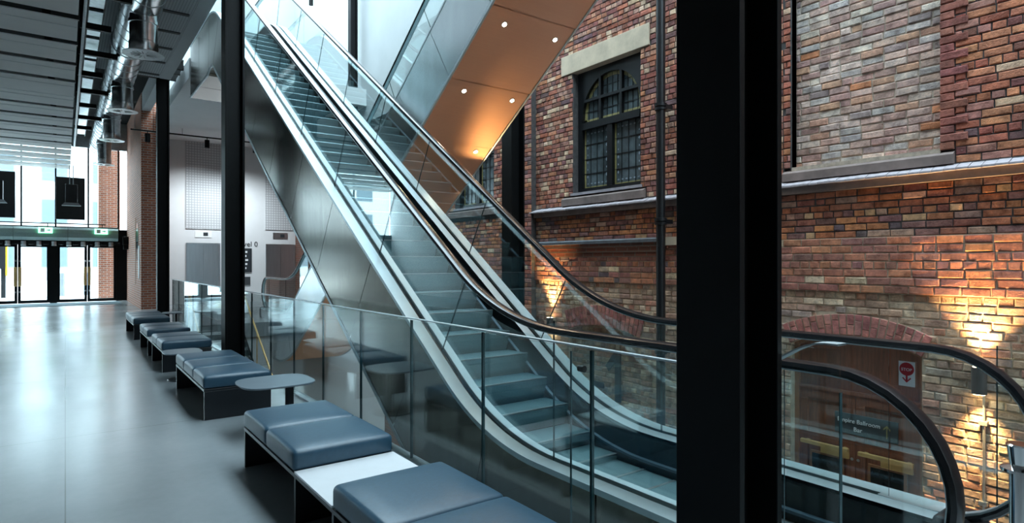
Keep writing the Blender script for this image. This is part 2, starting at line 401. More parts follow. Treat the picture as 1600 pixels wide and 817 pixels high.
# spiral duct with vertical droppers
dx, dz, dr = 0.98, 5.62, 0.285
du = thing('ventilation_duct', 'long round silver spiral duct hung under the foyer ceiling', 'duct', (dx, 14, dz))
rows = []; N = 28
yy = -4.0
mb = MB(); path = []; rad = []
mb.tube([(dx, -4, dz), (dx, 26.4, dz)], dr, 36); pipe_ = part(du, 'spiral_pipe', mb, 'duct_silver', smooth='auto')
hel = [(dx + (dr + 0.002) * math.cos(a), -4 + 30.4 * a / (2 * math.pi * 62), dz + (dr + 0.002) * math.sin(a)) for a in [i * math.pi / 12 for i in range(24 * 62)]]
part(pipe_, 'spiral_seam', MB().tube(hel, 0.007, 5), 'galvanised')
for y in (2, 6.5, 9, 13.4, 17.2, 21, 25):
    ring = [(dx + (dr + 0.02) * math.cos(a), y, dz + (dr + 0.02) * math.sin(a)) for a in [i * math.pi / 12 for i in range(25)]]
    part(du, 'clamp_band', MB().tube(ring, 0.012, 6), 'galvanised')
    part(du, 'hanger_rod', MB().box(dx - 0.01, dx + 0.01, y - 0.01, y + 0.01, dz + dr, 6.75), 'steel_black')
for i, (y, zb) in enumerate(((7.2, 4.78), (11.2, 4.78), (15.6, 4.76), (19.3, 4.72), (23.4, 4.6))):
    d = part(du, 'drop_duct', MB().lathe((dx + 0.02, y), [(0.195, dz), (0.195, dz - 0.3), (0.21, dz - 0.31), (0.21, dz - 0.36), (0.195, dz - 0.37), (0.195, zb + 0.2), (0.205, zb + 0.19), (0.205, zb + 0.03), (0.2, zb + 0.02)], 28), 'duct_silver', smooth='auto')
    part(d, 'diffuser_rim', MB().lathe((dx + 0.02, y), [(0.2, zb + 0.03), (0.29, zb + 0.012), (0.29, zb), (0.19, zb)], 28), 'galvanised', smooth='auto')
    mb = MB()
    for k in range(14):
        a = k * 2 * math.pi / 14; c, s = math.cos(a), math.sin(a); c2, s2 = math.cos(a + 0.3), math.sin(a + 0.3)
        mb.add([(dx + 0.02 + 0.05 * c, y + 0.05 * s, zb - 0.004), (dx + 0.02 + 0.18 * c, y + 0.18 * s, zb - 0.004), (dx + 0.02 + 0.18 * c2, y + 0.18 * s2, zb + 0.02), (dx + 0.02 + 0.05 * c2, y + 0.05 * s2, zb + 0.02)], [(0, 1, 2, 3)])
    part(d, 'swirl_vane', mb, 'steel_black')
# steel beams on top of the second column
for i, (y, z) in enumerate(((16.45, 6.12), (17.0, 6.14), (17.7, 6.16))):
    o = obj('roof_beam', MB().box(0.9, 2.3 + 1.2 * (i > 0), y, y + 0.09, z, z + 0.05).box(0.9, 2.3 + 1.2 * (i > 0), y + 0.035, y + 0.055, z + 0.05, z + 0.2).box(0.9, 2.3 + 1.2 * (i > 0), y, y + 0.09, z + 0.2, z + 0.24), 'steel_black')
    tag(o, ['black steel beam meeting the top of the black column by the far benches', 'dark steel beam just behind the beam on the far black column', 'farthest of the three dark beams above the new brick pier'][i], 'beam', 'steel beams over the far column')

# ---------------------------------------------------------------- H-section columns
def column(x0, y0, w, z1, label, z0=0.0, tf=0.03):
    t = thing('steel_column', label, 'column', (x0 + w / 2, y0 + w / 2, z0))
    part(t, 'flange', MB().box(x0, x0 + tf, y0, y0 + w, z0, z1), 'steel_black', bevel=0.003)
    part(t, 'flange', MB().box(x0 + w - tf, x0 + w, y0, y0 + w, z0, z1), 'steel_black', bevel=0.003)
    part(t, 'web', MB().box(x0 + tf, x0 + w - tf, y0 + w / 2 - 0.012, y0 + w / 2 + 0.012, z0, z1), 'steel_black')
    part(t, 'base_plate', MB().box(x0 - 0.03, x0 + w + 0.03, y0 - 0.03, y0 + w + 0.03, z0, z0 + 0.012), 'steel_black')
column(1.8, 1.165, 0.26, 6.9, 'nearest thick black steel column, cutting across the view')
column(1.8, 9.2, 0.26, 6.9, 'black steel column standing behind the three-cushion bench')
column(1.8, 16.95, 0.26, 6.12, 'farthest black steel column of the foyer, beside the new brick pier')
column(6.2, 8.41, 0.29, 12.3, 'tall black column in the void close to the old brick wall', -3.8)
column(6.25, 15.85, 0.2, 12.3, 'slim black column high beside the white upper wall', 0)

# ---------------------------------------------------------------- new brick pier, lift wall
pr = struct('wall_pier', MB().box(1.9, 2.62, 22.0, 27.5, 0, 6.75), 'brick_new')
lw = struct('wall_far', MB().box(2.62, 7.6, 24.0, 24.3, 0, 6.0), 'white_paint')
struct('wall_far_upper', MB().box(1.9, 7.6, 24.0, 24.3, 6.0, 12.5), 'white_paint_dimmed')
struct('wall_upper_right', MB().box(6.62, 7.3, 11.2, 16.6, 5.3, 12.5), 'white_paint_dimmed')
struct('wall_niche', MB().box(7.195, 7.5, 16.6, 23.95, 5.0, 12.5), 'white_paint_dimmed')
struct('floor_upper', MB().box(2.3, 7.2, 15.66, 24.0, 5.75, 6.2), 'white_paint')
for (x0, x1, z0, z1) in ((3.41, 4.55, 2.66, 6.9), (6.10, 7.19, 2.7, 6.9)):
    o = obj('acoustic_panel', MB().box(x0, x1, 23.965, 23.998, z0, z1), 'perforated_white')
    tag(o, 'tall perforated white acoustic panel over the %s lift' % ('left-hand' if x0 < 5 else 'right-hand'), 'wall panel', 'perforated panels over the lifts')
def lift(x0, x1, label):
    t = thing('lift_doors', label, 'lift', ((x0 + x1) / 2, 23.95, 0), 'lifts')
    fr = 0.07; z = 2.16
    part(t, 'door_frame', MB().box(x0, x0 + fr, 23.94, 24.02, 0, z).box(x1 - fr, x1, 23.94, 24.02, 0, z).box(x0 + fr, x1 - fr, 23.94, 24.02, z - fr, z), 'lift_steel')
    xm = (x0 + x1) / 2
    part(t, 'door_leaf', MB().box(x0 + fr, xm - 0.004, 23.965, 24.0, 0.01, z - fr), 'lift_steel')
    part(t, 'door_leaf', MB().box(xm + 0.004, x1 - fr, 23.965, 24.0, 0.01, z - fr), 'lift_steel')
    part(t, 'indicator_plate', MB().box(xm - 0.27, xm + 0.27, 23.98, 24.0, 2.36, 2.60), 'lift_steel' if x0 > 5 else 'letter_white')
    part(t, 'indicator_display', MB().box(xm + 0.0, xm + 0.15, 23.97, 23.985, 2.42, 2.54), 'sign_dark')
lift(3.43, 4.52, 'brushed steel lift doors left of the black column')
lift(6.11, 7.19, 'brushed steel lift doors right of the level sign, reflecting brick')
sg = thing('level_sign', 'dark "Level 0" lettering on the white lift wall', 'sign', (5.0, 23.97, 2.05))
text('lettering', 'Level 0', 0.27, 'letter_dark', (5.83, 23.985, 2.06), RX, sg, 0.002, 'RIGHT')
dp = thing('directory_board', 'dark directory board with white lines beneath the level lettering', 'sign', (5.3, 23.97, 1.1))
part(dp, 'board', MB().box(4.95, 5.61, 23.965, 23.998, 1.10, 1.99), 'sign_dark')
for k in range(5): part(dp, 'text_line', MB().box(5.38, 5.42 + 0.03 * (k % 3), 23.96, 23.966, 1.22 + k * 0.15, 1.29 + k * 0.15), 'letter_white')
part(dp, 'lower_plate', MB().box(5.3, 5.56, 23.97, 23.998, 0.62, 0.93), 'sign_grey')
# track light in front of the lift wall
tk = thing('track_light', 'thin black lighting track with two small spotlights by the lift wall', 'track light', (3.6, 21.8, 5.6))
part(tk, 'track', MB().box(1.6, 5.4, 21.75, 21.79, 5.52, 5.56), 'steel_black')
for x in (2.2, 3.0, 4.2, 5.2): part(tk, 'hanger_rod', MB().box(x, x + 0.012, 21.765, 21.777, 5.56, 6.75 if x < 2.1 else 7.6), 'steel_black')
for x in (3.72, 5.2): lamp('track_spot_light', 'SPOT', (x, 21.7, 5.15), 250, (0.82, 0.93, 1.0), (math.radians(30), 0, 0), 0.05, 110, 0.9)
for x in (2.05, 3.72, 5.2): part(tk, 'spot_head', MB().cyl((x, 21.77), 0.075, 5.2, 5.46, 14).box(x - 0.01, x + 0.01, 21.76, 21.78, 5.46, 5.52), 'steel_black')

sx_, sz_ = on_l(486, 8, 20.0)
t = thing('spotlight', 'small black spotlight hanging high under the skylight', 'spotlight', (sx_, 20.0, sz_))
part(t, 'head', MB().cyl((sx_, 20.0), 0.07, sz_, sz_ + 0.35, 14), 'steel_black'); part(t, 'rod', MB().cyl((sx_, 20.0), 0.012, sz_ + 0.35, 12.4, 8), 'steel_black')
# items on the new brick pier
o = obj('mirror', MB().prism([(23.15 + 0.42 * math.cos(a), 2.15 + 0.62 * math.sin(a)) for a in [i * math.pi / 12 for i in range(24)]], 'x', 1.885, 1.9), 'chrome'); tag(o, 'oval mirror on the side of the new brick pier', 'mirror')
o = obj('notice_plaque', MB().box(1.88, 1.9, 22.45, 22.72, 0.95, 2.0), 'letter_white'); tag(o, 'narrow white plaque on the new brick pier near its corner', 'plaque')
o = obj('recess_trim', MB().box(1.885, 1.9, 23.75, 23.83, 0.75, 2.95), 'wood_edge'); tag(o, 'dark upright trim strip on the side of the new brick pier', 'trim')
o = obj('alarm_box', MB().box(1.72, 1.9, 26.6, 26.85, 2.12, 2.42).box(1.74, 1.9, 26.68, 26.78, 1.95, 2.12), 'steel_black', bevel=0.01); tag(o, 'small black box high on the brick pier beside the doors', 'box')

# ---------------------------------------------------------------- entrance facade
YF = 27.5
mull = [-6.1 + 0.97 * k for k in range(8)] + [1.63]
wn = sgroup('window_1')
for x in mull: part(wn, 'mullion', MB().box(x - 0.025, x + 0.025, YF - 0.05, YF + 0.05, 2.75, 5.75), 'steel_black')
part(wn, 'window_head', MB().box(-8, 1.9, YF - 0.08, YF + 0.08, 5.72, 6.75), 'galvanised')
part(wn, 'transom', MB().box(-8, 1.65, YF - 0.05, YF + 0.05, 2.70, 2.78), 'steel_black')
for a, c in zip(mull[:-1], mull[1:]): part(wn, 'window_pane', MB().box(a + 0.025, c - 0.025, YF - 0.008, YF + 0.008, 2.78, 5.72), 'window_glass')
part(wn, 'guard_rail', MB().tube([(-6, YF - 0.5, 2.86), (1.2, YF - 0.5, 2.86)], 0.02, 8), 'steel_black')
for x in (-4, -2.2, -0.5, 1.1): part(wn, 'rail_post', MB().box(x - 0.012, x + 0.012, YF - 0.51, YF - 0.49, 2.7, 2.86), 'steel_black')
def leaf(i, x0, x1, hx):
    d = sgroup('door_%d' % i, ((x0 + x1) / 2, YF, 0)); f = 0.085; z = 2.10
    part(d, 'door_frame', MB().box(x0, x0 + f, YF - 0.03, YF + 0.03, 0.01, z).box(x1 - f, x1, YF - 0.03, YF + 0.03, 0.01, z).box(x0 + f, x1 - f, YF - 0.03, YF + 0.03, z - f, z).box(x0 + f, x1 - f, YF - 0.03, YF + 0.03, 0.01, 0.12), 'steel_black')
    part(d, 'door_pane', MB().box(x0 + f, x1 - f, YF - 0.006, YF + 0.006, 0.12, z - f), 'window_glass')
    part(d, 'pull_handle', MB().box(hx - 0.045, hx + 0.045, YF - 0.085, YF - 0.045, 0.62, 1.30).box(hx - 0.02, hx + 0.02, YF - 0.046, YF - 0.03, 0.66, 0.7).box(hx - 0.02, hx + 0.02, YF - 0.046, YF - 0.03, 1.2, 1.24), 'brass', bevel=0.008)
    for z_ in (0.42, 1.52): part(d, 'lock_disc', MB().tube([(hx, YF - 0.04, z_), (hx, YF - 0.028, z_)], 0.03, 12), 'chrome')
n = 1
for (a, c) in ((-6.1, -4.3), (-4.2, -2.4), (-2.25, -0.45), (-0.24, 1.56)):
    mid = (a + c) / 2
    leaf(n, a, mid - 0.005, mid - 0.06); leaf(n + 1, mid + 0.005, c, mid + 0.06); n += 2
fm = MB().box(-8, -6.1, YF - 0.05, YF + 0.05, 0, 2.7)
for (a, c) in ((-4.3, -4.2), (-2.4, -2.25), (-0.45, -0.24), (1.56, 1.9)): fm.box(a, c, YF - 0.07, YF + 0.07, 0, 2.12)
fm.box(-6.1, 1.9, YF - 0.06, YF + 0.06, 2.10, 2.70)
struct('trim_2', fm, 'steel_black')
# air curtain casing over the doors
pts = [(YF - 0.06, 2.26), (YF - 0.5, 2.26), (YF - 0.62, 2.36), (YF - 0.66, 2.5), (YF - 0.62, 2.64), (YF - 0.5, 2.72), (YF - 0.06, 2.72)]
ac = thing('air_curtain', 'long grey-green perforated air curtain casing above the entrance doors', 'air curtain', (-2, YF - 0.35, 2.26))
for k in range(5): part(ac, 'casing_panel', MB().prism(pts, 'x', -6.0 + k * 1.52, -4.49 + k * 1.52), 'green_duct')
for k in range(16):
    x = -5.0 + k * 0.425
    t = thing('downlight_can', 'small grey downlight can over the entrance doors, %s from the brick pier' % ['sixteenth', 'fifteenth', 'fourteenth', 'thirteenth', 'twelfth', 'eleventh', 'tenth', 'ninth', 'eighth', 'seventh', 'sixth', 'fifth', 'fourth', 'third', 'second', 'first'][k], 'downlight', (x, YF - 0.38, 2.05), 'cans in a row over the doors')
    part(t, 'can', MB().cyl((x, YF - 0.38), 0.075, 2.06, 2.22, 14), 'galvanised'); part(t, 'yoke', MB().box(x - 0.1, x + 0.1, YF - 0.4, YF - 0.36, 2.2, 2.255), 'steel_black')
    part(t, 'knob', MB().box(x + 0.12, x + 0.29, YF - 0.42, YF - 0.34, 2.10, 2.20), 'steel_black', bevel=0.02)
for i, (x, lab) in enumerate(((-0.56, 'green lit exit sign nearer the middle pair of doors'), (1.06, 'green lit exit sign nearest the brick pier'))):
    t = thing('exit_sign', lab, 'exit sign', (x, YF - 0.7, 2.5), 'exit signs over the doors')
    part(t, 'light_box', MB().box(x - 0.2, x + 0.2, YF - 0.72, YF - 0.665, 2.50, 2.70), 'exit_green')
    mb = MB().box(x - 0.14, x - 0.02, YF - 0.726, YF - 0.72, 2.53, 2.67)          # doorway
    part(t, 'doorway_symbol', mb, 'letter_white')
    part(t, 'arrow_symbol', MB().prism([(x + 0.03, 2.59), (x + 0.09, 2.59), (x + 0.09, 2.56), (x + 0.15, 2.605), (x + 0.09, 2.65), (x + 0.09, 2.62), (x + 0.03, 2.62)], 'y', YF - 0.726, YF - 0.72), 'letter_white')
# roller blinds and hanging loudspeakers before the upper windows
for i, (x0, x1, z0, z1) in enumerate(((-2.25, -1.40, 3.02, 4.62), (-0.28, 0.58, 3.02, 4.55))):
    w = ['left-hand', 'right-hand'][i]
    o = obj('display_screen', MB().box(x0, x1, YF - 0.35, YF - 0.28, z0, z1).box(x0 + 0.4, x0 + 0.45, YF - 0.30, YF - 0.05, z0 + 0.7, z0 + 0.75), 'black_plastic', bevel=0.01); tag(o, 'upright black screen hung in the %s upper window' % w, 'screen', 'screens in the upper windows')
    xm = (x0 + x1) / 2 + 0.02; y = 25.8
    t = thing('loudspeaker', 'black hanging loudspeaker with tapered foot before the %s screen' % w, 'loudspeaker', (xm, y, 3.35), 'hanging loudspeakers')
    part(t, 'cabinet', MB().box(xm - 0.17, xm + 0.17, y - 0.12, y + 0.12, 3.52, 4.15), 'black_plastic', bevel=0.01)
    part(t, 'foot', MB().add([(xm - 0.19, y - 0.13, 3.52), (xm + 0.19, y - 0.13, 3.52), (xm + 0.19, y + 0.13, 3.52), (xm - 0.19, y + 0.13, 3.52), (xm - 0.27, y - 0.2, 3.42), (xm + 0.27, y - 0.2, 3.42), (xm + 0.27, y + 0.2, 3.42), (xm - 0.27, y + 0.2, 3.42)], [(0, 1, 2, 3), (7, 6, 5, 4), (0, 4, 5, 1), (1, 5, 6, 2), (2, 6, 7, 3), (3, 7, 4, 0)]), 'outside_grey')
    for d in (-0.05, 0.05): part(t, 'suspension_rod', MB().box(xm + d - 0.012, xm + d + 0.012, y - 0.012, y + 0.012, 4.15, 4.82), 'galvanised')

# ---------------------------------------------------------------- street outside the doors
struct('ground_outside', MB().box(-30, 14, 27.7, 75, -0.3, -0.02), 'pavement')
bd = thing('street_building', 'pale flat-roofed building across the street outside', 'building', (-4, 62, -0.02))
part(bd, 'wall', MB().box(-24, 9, 62, 70, -0.02, 11), 'outside_white')
for k in range(9):
    for z in (1.0, 4.6, 8.0):
        wq = part(bd, 'window', MB().box(-22 + k * 3.4, -20.2 + k * 3.4, 61.93, 62, z, z + 2.0), 'outside_grey'); part(wq, 'pane', MB().box(-21.9 + k * 3.4, -20.3 + k * 3.4, 61.9, 61.93, z + 0.1, z + 1.9), 'outside_pane')
o = obj('brick_buttress', MB().box(1.05, 1.75, 28.6, 29.6, -0.02, 7), 'brick_new'); tag(o, 'brick buttress outside the rightmost entrance door', 'buttress')
for i, (x, y) in enumerate(((-0.1, 33), (0.75, 33.5), (-3.2, 34))):
    o = obj('street_bollard', MB().lathe((x, y), [(0.09, -0.02), (0.09, 0.95), (0.07, 1.0), (0.0, 1.02)], 16), 'outside_grey', smooth='auto')
    tag(o, ['grey steel bollard outside behind the right door pair', 'grey steel bollard outside behind the rightmost door leaf', 'grey steel bollard outside behind the left door pair'][i], 'bollard', 'bollards in the street')
bl = thing('barrier_machine', 'black and yellow barrier machine with a sloping arm outside the doors', 'barrier', (-2.2, 33, -0.02))
part(bl, 'base_frame', MB().prism([(-6.5, 0.5), (-4.4, 0.6), (-2.3, 0.18), (-2.2, 0.45), (-4.3, 0.9), (-6.5, 0.95)], 'y', 32.6, 33.2), 'outside_grey')
part(bl, 'post', MB().box(-2.15, -2.0, 32.8, 33.0, -0.02, 2.3).box(-2.5, -2.0, 32.7, 33.1, 1.2, 2.4), 'black_plastic')
part(bl, 'yellow_strip', MB().box(-2.0, -1.94, 32.72, 33.08, 0.9, 2.3), 'yellow')
part(bl, 'arm', MB().tube([(-6.5, 32.9, 0.9), (-2.2, 32.9, 1.5)], 0.04, 8), 'black_plastic')

# ================================================================= THE OLD BRICK WALL
wall = struct('wall_right', MB().box(7.5, 7.8, -8.3, 24.3, -3.8, 12.5), 'brick_old_far')
CH = 0.0827
def pal(cols, ws): return (cols, ws)
P_RED = pal([(0.27, 0.085, 0.055), (0.34, 0.115, 0.07), (0.42, 0.17, 0.09), (0.20, 0.075, 0.06), (0.50, 0.33, 0.22), (0.13, 0.07, 0.07), (0.33, 0.15, 0.12)], [5, 5, 3, 4, 1.6, 2, 3])
P_HEAD = pal([(0.30, 0.11, 0.07), (0.40, 0.19, 0.12), (0.52, 0.36, 0.25), (0.24, 0.09, 0.07), (0.18, 0.08, 0.07), (0.36, 0.2, 0.15)], [4, 4, 3, 3, 2, 3])
P_PALE = pal([(0.42, 0.28, 0.235), (0.48, 0.36, 0.31), (0.36, 0.22, 0.19), (0.38, 0.33, 0.31), (0.44, 0.25, 0.175), (0.50, 0.20, 0.10), (0.28, 0.21, 0.20), (0.52, 0.44, 0.37)], [6, 4, 5, 4, 3, 1, 2, 2])
P_ORANGE = pal([(0.34, 0.125, 0.065), (0.42, 0.17, 0.08), (0.26, 0.10, 0.07), (0.22, 0.11, 0.10), (0.36, 0.22, 0.17), (0.48, 0.30, 0.17), (0.15, 0.11, 0.11)], [5, 4, 4, 3, 2, 1.3, 1.5])
P_BAND = pal([(0.29, 0.125, 0.095), (0.36, 0.145, 0.095), (0.42, 0.18, 0.10), (0.25, 0.12, 0.10), (0.52, 0.39, 0.27), (0.14, 0.11, 0.11)], [6, 5, 3, 4, 0.8, 0.7])
P_LOW = pal([(0.38, 0.25, 0.18), (0.44, 0.31, 0.22), (0.33, 0.20, 0.15), (0.40, 0.20, 0.14), (0.31, 0.24, 0.205), (0.50, 0.39, 0.29)], [6, 5, 4, 2, 3, 3])
P_QUOIN = pal([(0.25, 0.085, 0.065), (0.28, 0.095, 0.07), (0.22, 0.075, 0.06)], [3, 3, 2])
P_ARCH = pal([(0.34, 0.135, 0.115), (0.38, 0.165, 0.14), (0.29, 0.115, 0.10)], [3, 3, 2])
BR = []      # (y0, y1, z0, z1, xface, depth, colour)
def pick(p):
    c = R.choices(p[0], p[1])[0]; k = 1.32 * R.uniform(0.82, 1.18)
    return tuple(min(1, max(0, x * k + R.uniform(-0.01, 0.01))) for x in c)
def sub(iv, holes):
    for (a, b) in holes:
        nx = []
        for (p, q) in iv:
            if b <= p or a >= q: nx.append((p, q)); continue
            if a > p: nx.append((p, a))
            if b < q: nx.append((b, q))
        iv = nx
    return iv
def rect(y0, y1, z0, z1): return lambda z: (y0, y1) if z0 < z < z1 else None
def arch(yc, hw, zc, ro, zb):
    def f(z):
        if z < zb: return None
        d = z - zc
        if d >= ro: return None
        w = math.sqrt(ro * ro - d * d) if d > 0 else hw
        zs = zc + math.sqrt(max(0, ro * ro - (hw * 1.14) ** 2))
        w = min(w, hw * 1.14) if z > zs else hw
        return (yc - w, yc + w)
    return f
def zone(y0, y1, z0, z1, xf, p, mortar, holes=(), style='mix', deep=7.5, mz=None, jit=0.004, head=None):
    mb = MB(); n = max(1, round((z1 - z0) / CH)); ch = (z1 - z0) / n
    for k in range(n):
        za, zb = z0 + k * ch, z0 + (k + 1) * ch; zm = (za + zb) / 2
        hs = [h(zm) for h in holes]; hs = [h for h in hs if h]
        for (a, b) in sub([(y0, y1)], hs): mb.box(xf + 0.011, deep, a, b, za, zb)
        headers = (style == 'mix' and k % 4 == 3) or (style == 'head' and k % 3 != 1)
        L = 0.1165 if headers else 0.235
        y = y0 - (0.06 if headers else (0.118 if k % 2 else 0)) - R.uniform(0, 0.02)
        while y < y1:
            l = L + R.uniform(-0.008, 0.008)
            if not headers and R.random() < 0.13: l = 0.118
            for (a, b) in sub([(max(y, y0), min(y + l, y1))], hs):
                if b - a > 0.035:
                    BR.append((a + 0.006, b - 0.006, za + 0.006, zb - 0.006, xf + R.uniform(-jit, jit), 0.03, pick(head if (headers and head) else p)))
            y += l
    return struct(mz or 'trim_mortar', mb, mortar)
YA, YB = 0.4, 13.0
# openings
W1 = (6.39, 7.945, 2.67, 4.82); W2 = (10.40, 11.955, 2.67, 4.82)
holes_up = [rect(W1[0], W1[1], 2.50, 4.82), rect(6.2, 8.235, 4.82, 5.16), rect(W2[0], W2[1], 2.50, 4.82), rect(10.2, 12.25, 4.82, 5.16),
            rect(2.372, 3.948, 2.62, 9), rect(2.245, 4.05, 2.485, 2.63), rect(6.27, 8.2, 2.485, 2.66), rect(10.28, 12.2, 2.485, 2.66)]
zone(YA, 4.06, 2.485, 6.3, XW, P_RED, 'mortar_dark', holes_up + [rect(2.25, 2.372, 2.63, 9)], mz='wall_old_upper_near')
zone(4.06, YB, 2.485, 6.3, XW, P_RED, 'mortar_dark', holes_up, mz='wall_old_upper', head=P_HEAD, style='head')
# toothed red quoins at the right of the pale panel
mbq = MB()
for k in range(46):
    za = 2.63 + k * CH; w = 0.235 if k % 2 else 0.118
    BR.append((2.374, 2.372 - w + 0.0, za + 0.004, za + CH - 0.004, XW - 0.012, 0.03, pick(P_QUOIN)))
mbq.box(XW - 0.001, XW + 0.12, 3.948, 3.965, 2.63, 6.43); mbq.box(XW + 0.011, 7.5, 2.25, 2.372, 2.63, 6.43); struct('wall_old_quoins', mbq, 'mortar_dark')
zone(2.372, 3.948, 2.63, 6.3, XW + 0.10, P_PALE, 'mortar_grey', mz='wall_old_panel', jit=0.007, style='stretch')
zone(YA, YB, 1.77, 2.40, XW, P_ORANGE, 'mortar_dark', mz='wall_old_middle', jit=0.007)
zone(YA, 9.0, 1.15, 1.77, XW - 0.03, P_BAND, 'mortar_pale', mz='wall_old_band', jit=0.003)
zone(9.0, YB, 1.15, 1.77, XW, P_BAND, 'mortar_pale', mz='wall_old_band_far', jit=0.004)
DR = (3.252, 0.71, 0.66)     # door arch: centre, half width, crown
RI1 = (0.71 ** 2 + 0.16 ** 2) / (2 * 0.16); ZC1 = 0.66 - RI1
RI2 = (0.835 ** 2 + 0.13 ** 2) / (2 * 0.13); ZC2 = 0.43 - RI2; YC2 = 7.225
zone(YA, YB, -1.83, 1.15, XW, P_LOW, 'mortar_pale', [rect(3.252 - 0.71, 3.252 + 0.71, -3, 0.5), arch(3.252, 0.71, ZC1, RI1 + 0.24, 0.5),
     rect(YC2 - 0.835, YC2 + 0.835, -3, 0.3), arch(YC2, 0.835, ZC2, RI2 + 0.34, 0.3)], mz='wall_old_lower', jit=0.008)
zone(YC2 - 0.84, YC2 + 0.84, -1.83, 0.46, XW + 0.09, P_LOW, 'mortar_pale', mz='wall_old_infill', jit=0.007)
struct('wall_old_foot', MB().box(7.25, 7.5, -8, YB, -3.8, -1.83), 'brick_old_far')
struct('wall_old_ends', MB().box(7.22, 7.5, -8, YA, -1.83, 6.3).box(7.22, 7.5, YB, 24, -3.8, 6.3).box(7.22, 7.5, -8, 24, 6.3, 12.5), 'brick_old_far')
# pilaster
PILA = struct('wall_pilaster', MB().box(7.09, 7.3, 8.98, 9.46, -3.8, 12), 'mortar_dark')
for k in range(105):
    za = -1.8 + k * CH
    for (a, b) in (((8.98, 9.21), (9.22, 9.46)) if k % 2 else ((8.98, 9.09), (9.1, 9.33), (9.34, 9.46))):
        BR.append((a + 0.003, b - 0.005, za + 0.005, za + CH - 0.005, 7.08, 0.03, pick(P_RED if za > -0.1 else P_LOW)))
def brick_verts(a, b, z0, z1, xf, dp, ch=0.008):
    a, b = min(a, b), max(a, b)
    o = [(a, z0), (b, z0), (b, z1), (a, z1)]; i = [(a + ch, z0 + ch), (b - ch, z0 + ch), (b - ch, z1 - ch), (a + ch, z1 - ch)]
    J = lambda q: R.uniform(-q, q)
    i = [(p[0] + J(0.005), p[1] + J(0.004)) for p in i]; m_ = [(p[0] + J(0.003), p[1] + J(0.003)) for p in o]
    v = [(xf + dp, *p) for p in o] + [(xf + 0.007, *p) for p in m_] + [(xf + J(0.0025), *p) for p in i]
    f = []
    for k in range(4):
        n = (k + 1) % 4
        f += [(k, n, n + 4, k + 4), (k + 4, n + 4, n + 8, k + 8)]
    f.append((8, 9, 10, 11))
    return v, [tuple(reversed(q)) for q in f]
# voussoirs of an arch: quads in polar coordinates
VS = []
def voussoirs(yc, zc, ri, ro, half, n, xf, p, cuts):
    for k in range(n):
        a0 = -half + 2 * half * k / n; a1 = -half + 2 * half * (k + 1) / n; g = 0.0075 / ri
        c = cuts[k % len(cuts)]; rs = [ri] + [ri + (ro - ri) * q for q in c] + [ro]
        for r0, r1 in zip(rs[:-1], rs[1:]):
            q = [(yc + r * math.sin(a), zc + r * math.cos(a)) for r, a in ((r0 + 0.004, a0 + g), (r0 + 0.004, a1 - g), (r1 - 0.004, a1 - g), (r1 - 0.004, a0 + g))]
            VS.append((q, xf, pick(p)))
def vous_mesh(q, xf):
    cyx = sum(p[0] for p in q) / 4; czx = sum(p[1] for p in q) / 4
    i = [(p[0] + (cyx - p[0]) * 0.12, p[1] + (czx - p[1]) * 0.07) for p in q]
    v = [(xf + 0.06, *p) for p in q] + [(xf + 0.006, *p) for p in q] + [(xf, *p) for p in i]; f = []
    for k in range(4):
        n = (k + 1) % 4; f += [(k, n, n + 4, k + 4), (k + 4, n + 4, n + 8, k + 8)]
    return v, f + [(8, 9, 10, 11)]
HA1 = math.asin(0.71 / RI1); HA2 = math.asin(0.835 / RI2)
voussoirs(3.252, ZC1, RI1, RI1 + 0.24, HA1 + 0.005, 19, XW - 0.012, P_ARCH, [(0.5,), (0.33, ), (0.7,)])
nv1 = len(VS)
voussoirs(YC2, ZC2, RI2, RI2 + 0.34, HA2, 20, XW - 0.012, P_ARCH, [(0.33, 0.67), (0.5,), (0.36,)])
am = MB()
for (yc, zc, ri, ro, ha) in ((3.252, ZC1, RI1, RI1 + 0.24, HA1), (YC2, ZC2, RI2, RI2 + 0.34, HA2)):
    pts = [(yc + r * math.sin(a), zc + r * math.cos(a)) for r, rng in ((ri, range(17)), (ro, range(16, -1, -1))) for a in [-ha + 2 * ha * i / 16 for i in rng]]
    n = len(pts) // 2
    for i in range(n - 1): am.prism([pts[i], pts[i + 1], pts[2 * n - 2 - i], pts[2 * n - 1 - i]], 'x', XW + 0.0, 7.5)
    k_ = ha * 1.12; e_ = [(yc + r * math.sin(a), zc + r * math.cos(a)) for r in (ro - 0.02, ro + 0.11) for a in [-k_ + 2 * k_ * i / 16 for i in range(17)]]
    for i in range(16): am.prism([e_[i], e_[i + 1], e_[18 + i], e_[17 + i]], 'x', XW + 0.010, 7.5)
struct('wall_old_arches', am, 'mortar_pale')
# the ledges and stone
LEDGE = sgroup('trim_3', (XW, 4, 2.4))
y = 0.4; k = 0
mtile = None
for k in range(82):
    y = 0.42 + k * 0.105
    if mtile is None:
        mb = MB(); mb.prism([(XW - 0.13, 2.405), (XW + 0.02, 2.405), (XW + 0.02, 2.49), (XW - 0.10, 2.435), (XW - 0.13, 2.425)], 'y', y + 0.003, y + 0.102)
        o = part(LEDGE, 'ledge_tile', mb, 'tile_ledge'); mtile = o; o0 = y
    else:
        o = mtile.copy(); COL.objects.link(o); o.location = (R.uniform(-0.004, 0.004), y - o0, R.uniform(-0.003, 0.003))
part(LEDGE, 'corbel_course', MB().box(XW - 0.07, XW + 0.05, 0.4, 8.97, 2.32, 2.405), 'stone_sill')
part(LEDGE, 'upper_course', MB().box(XW - 0.005, XW + 0.05, 0.4, 13, 2.40, 2.49), 'mortar_dark')
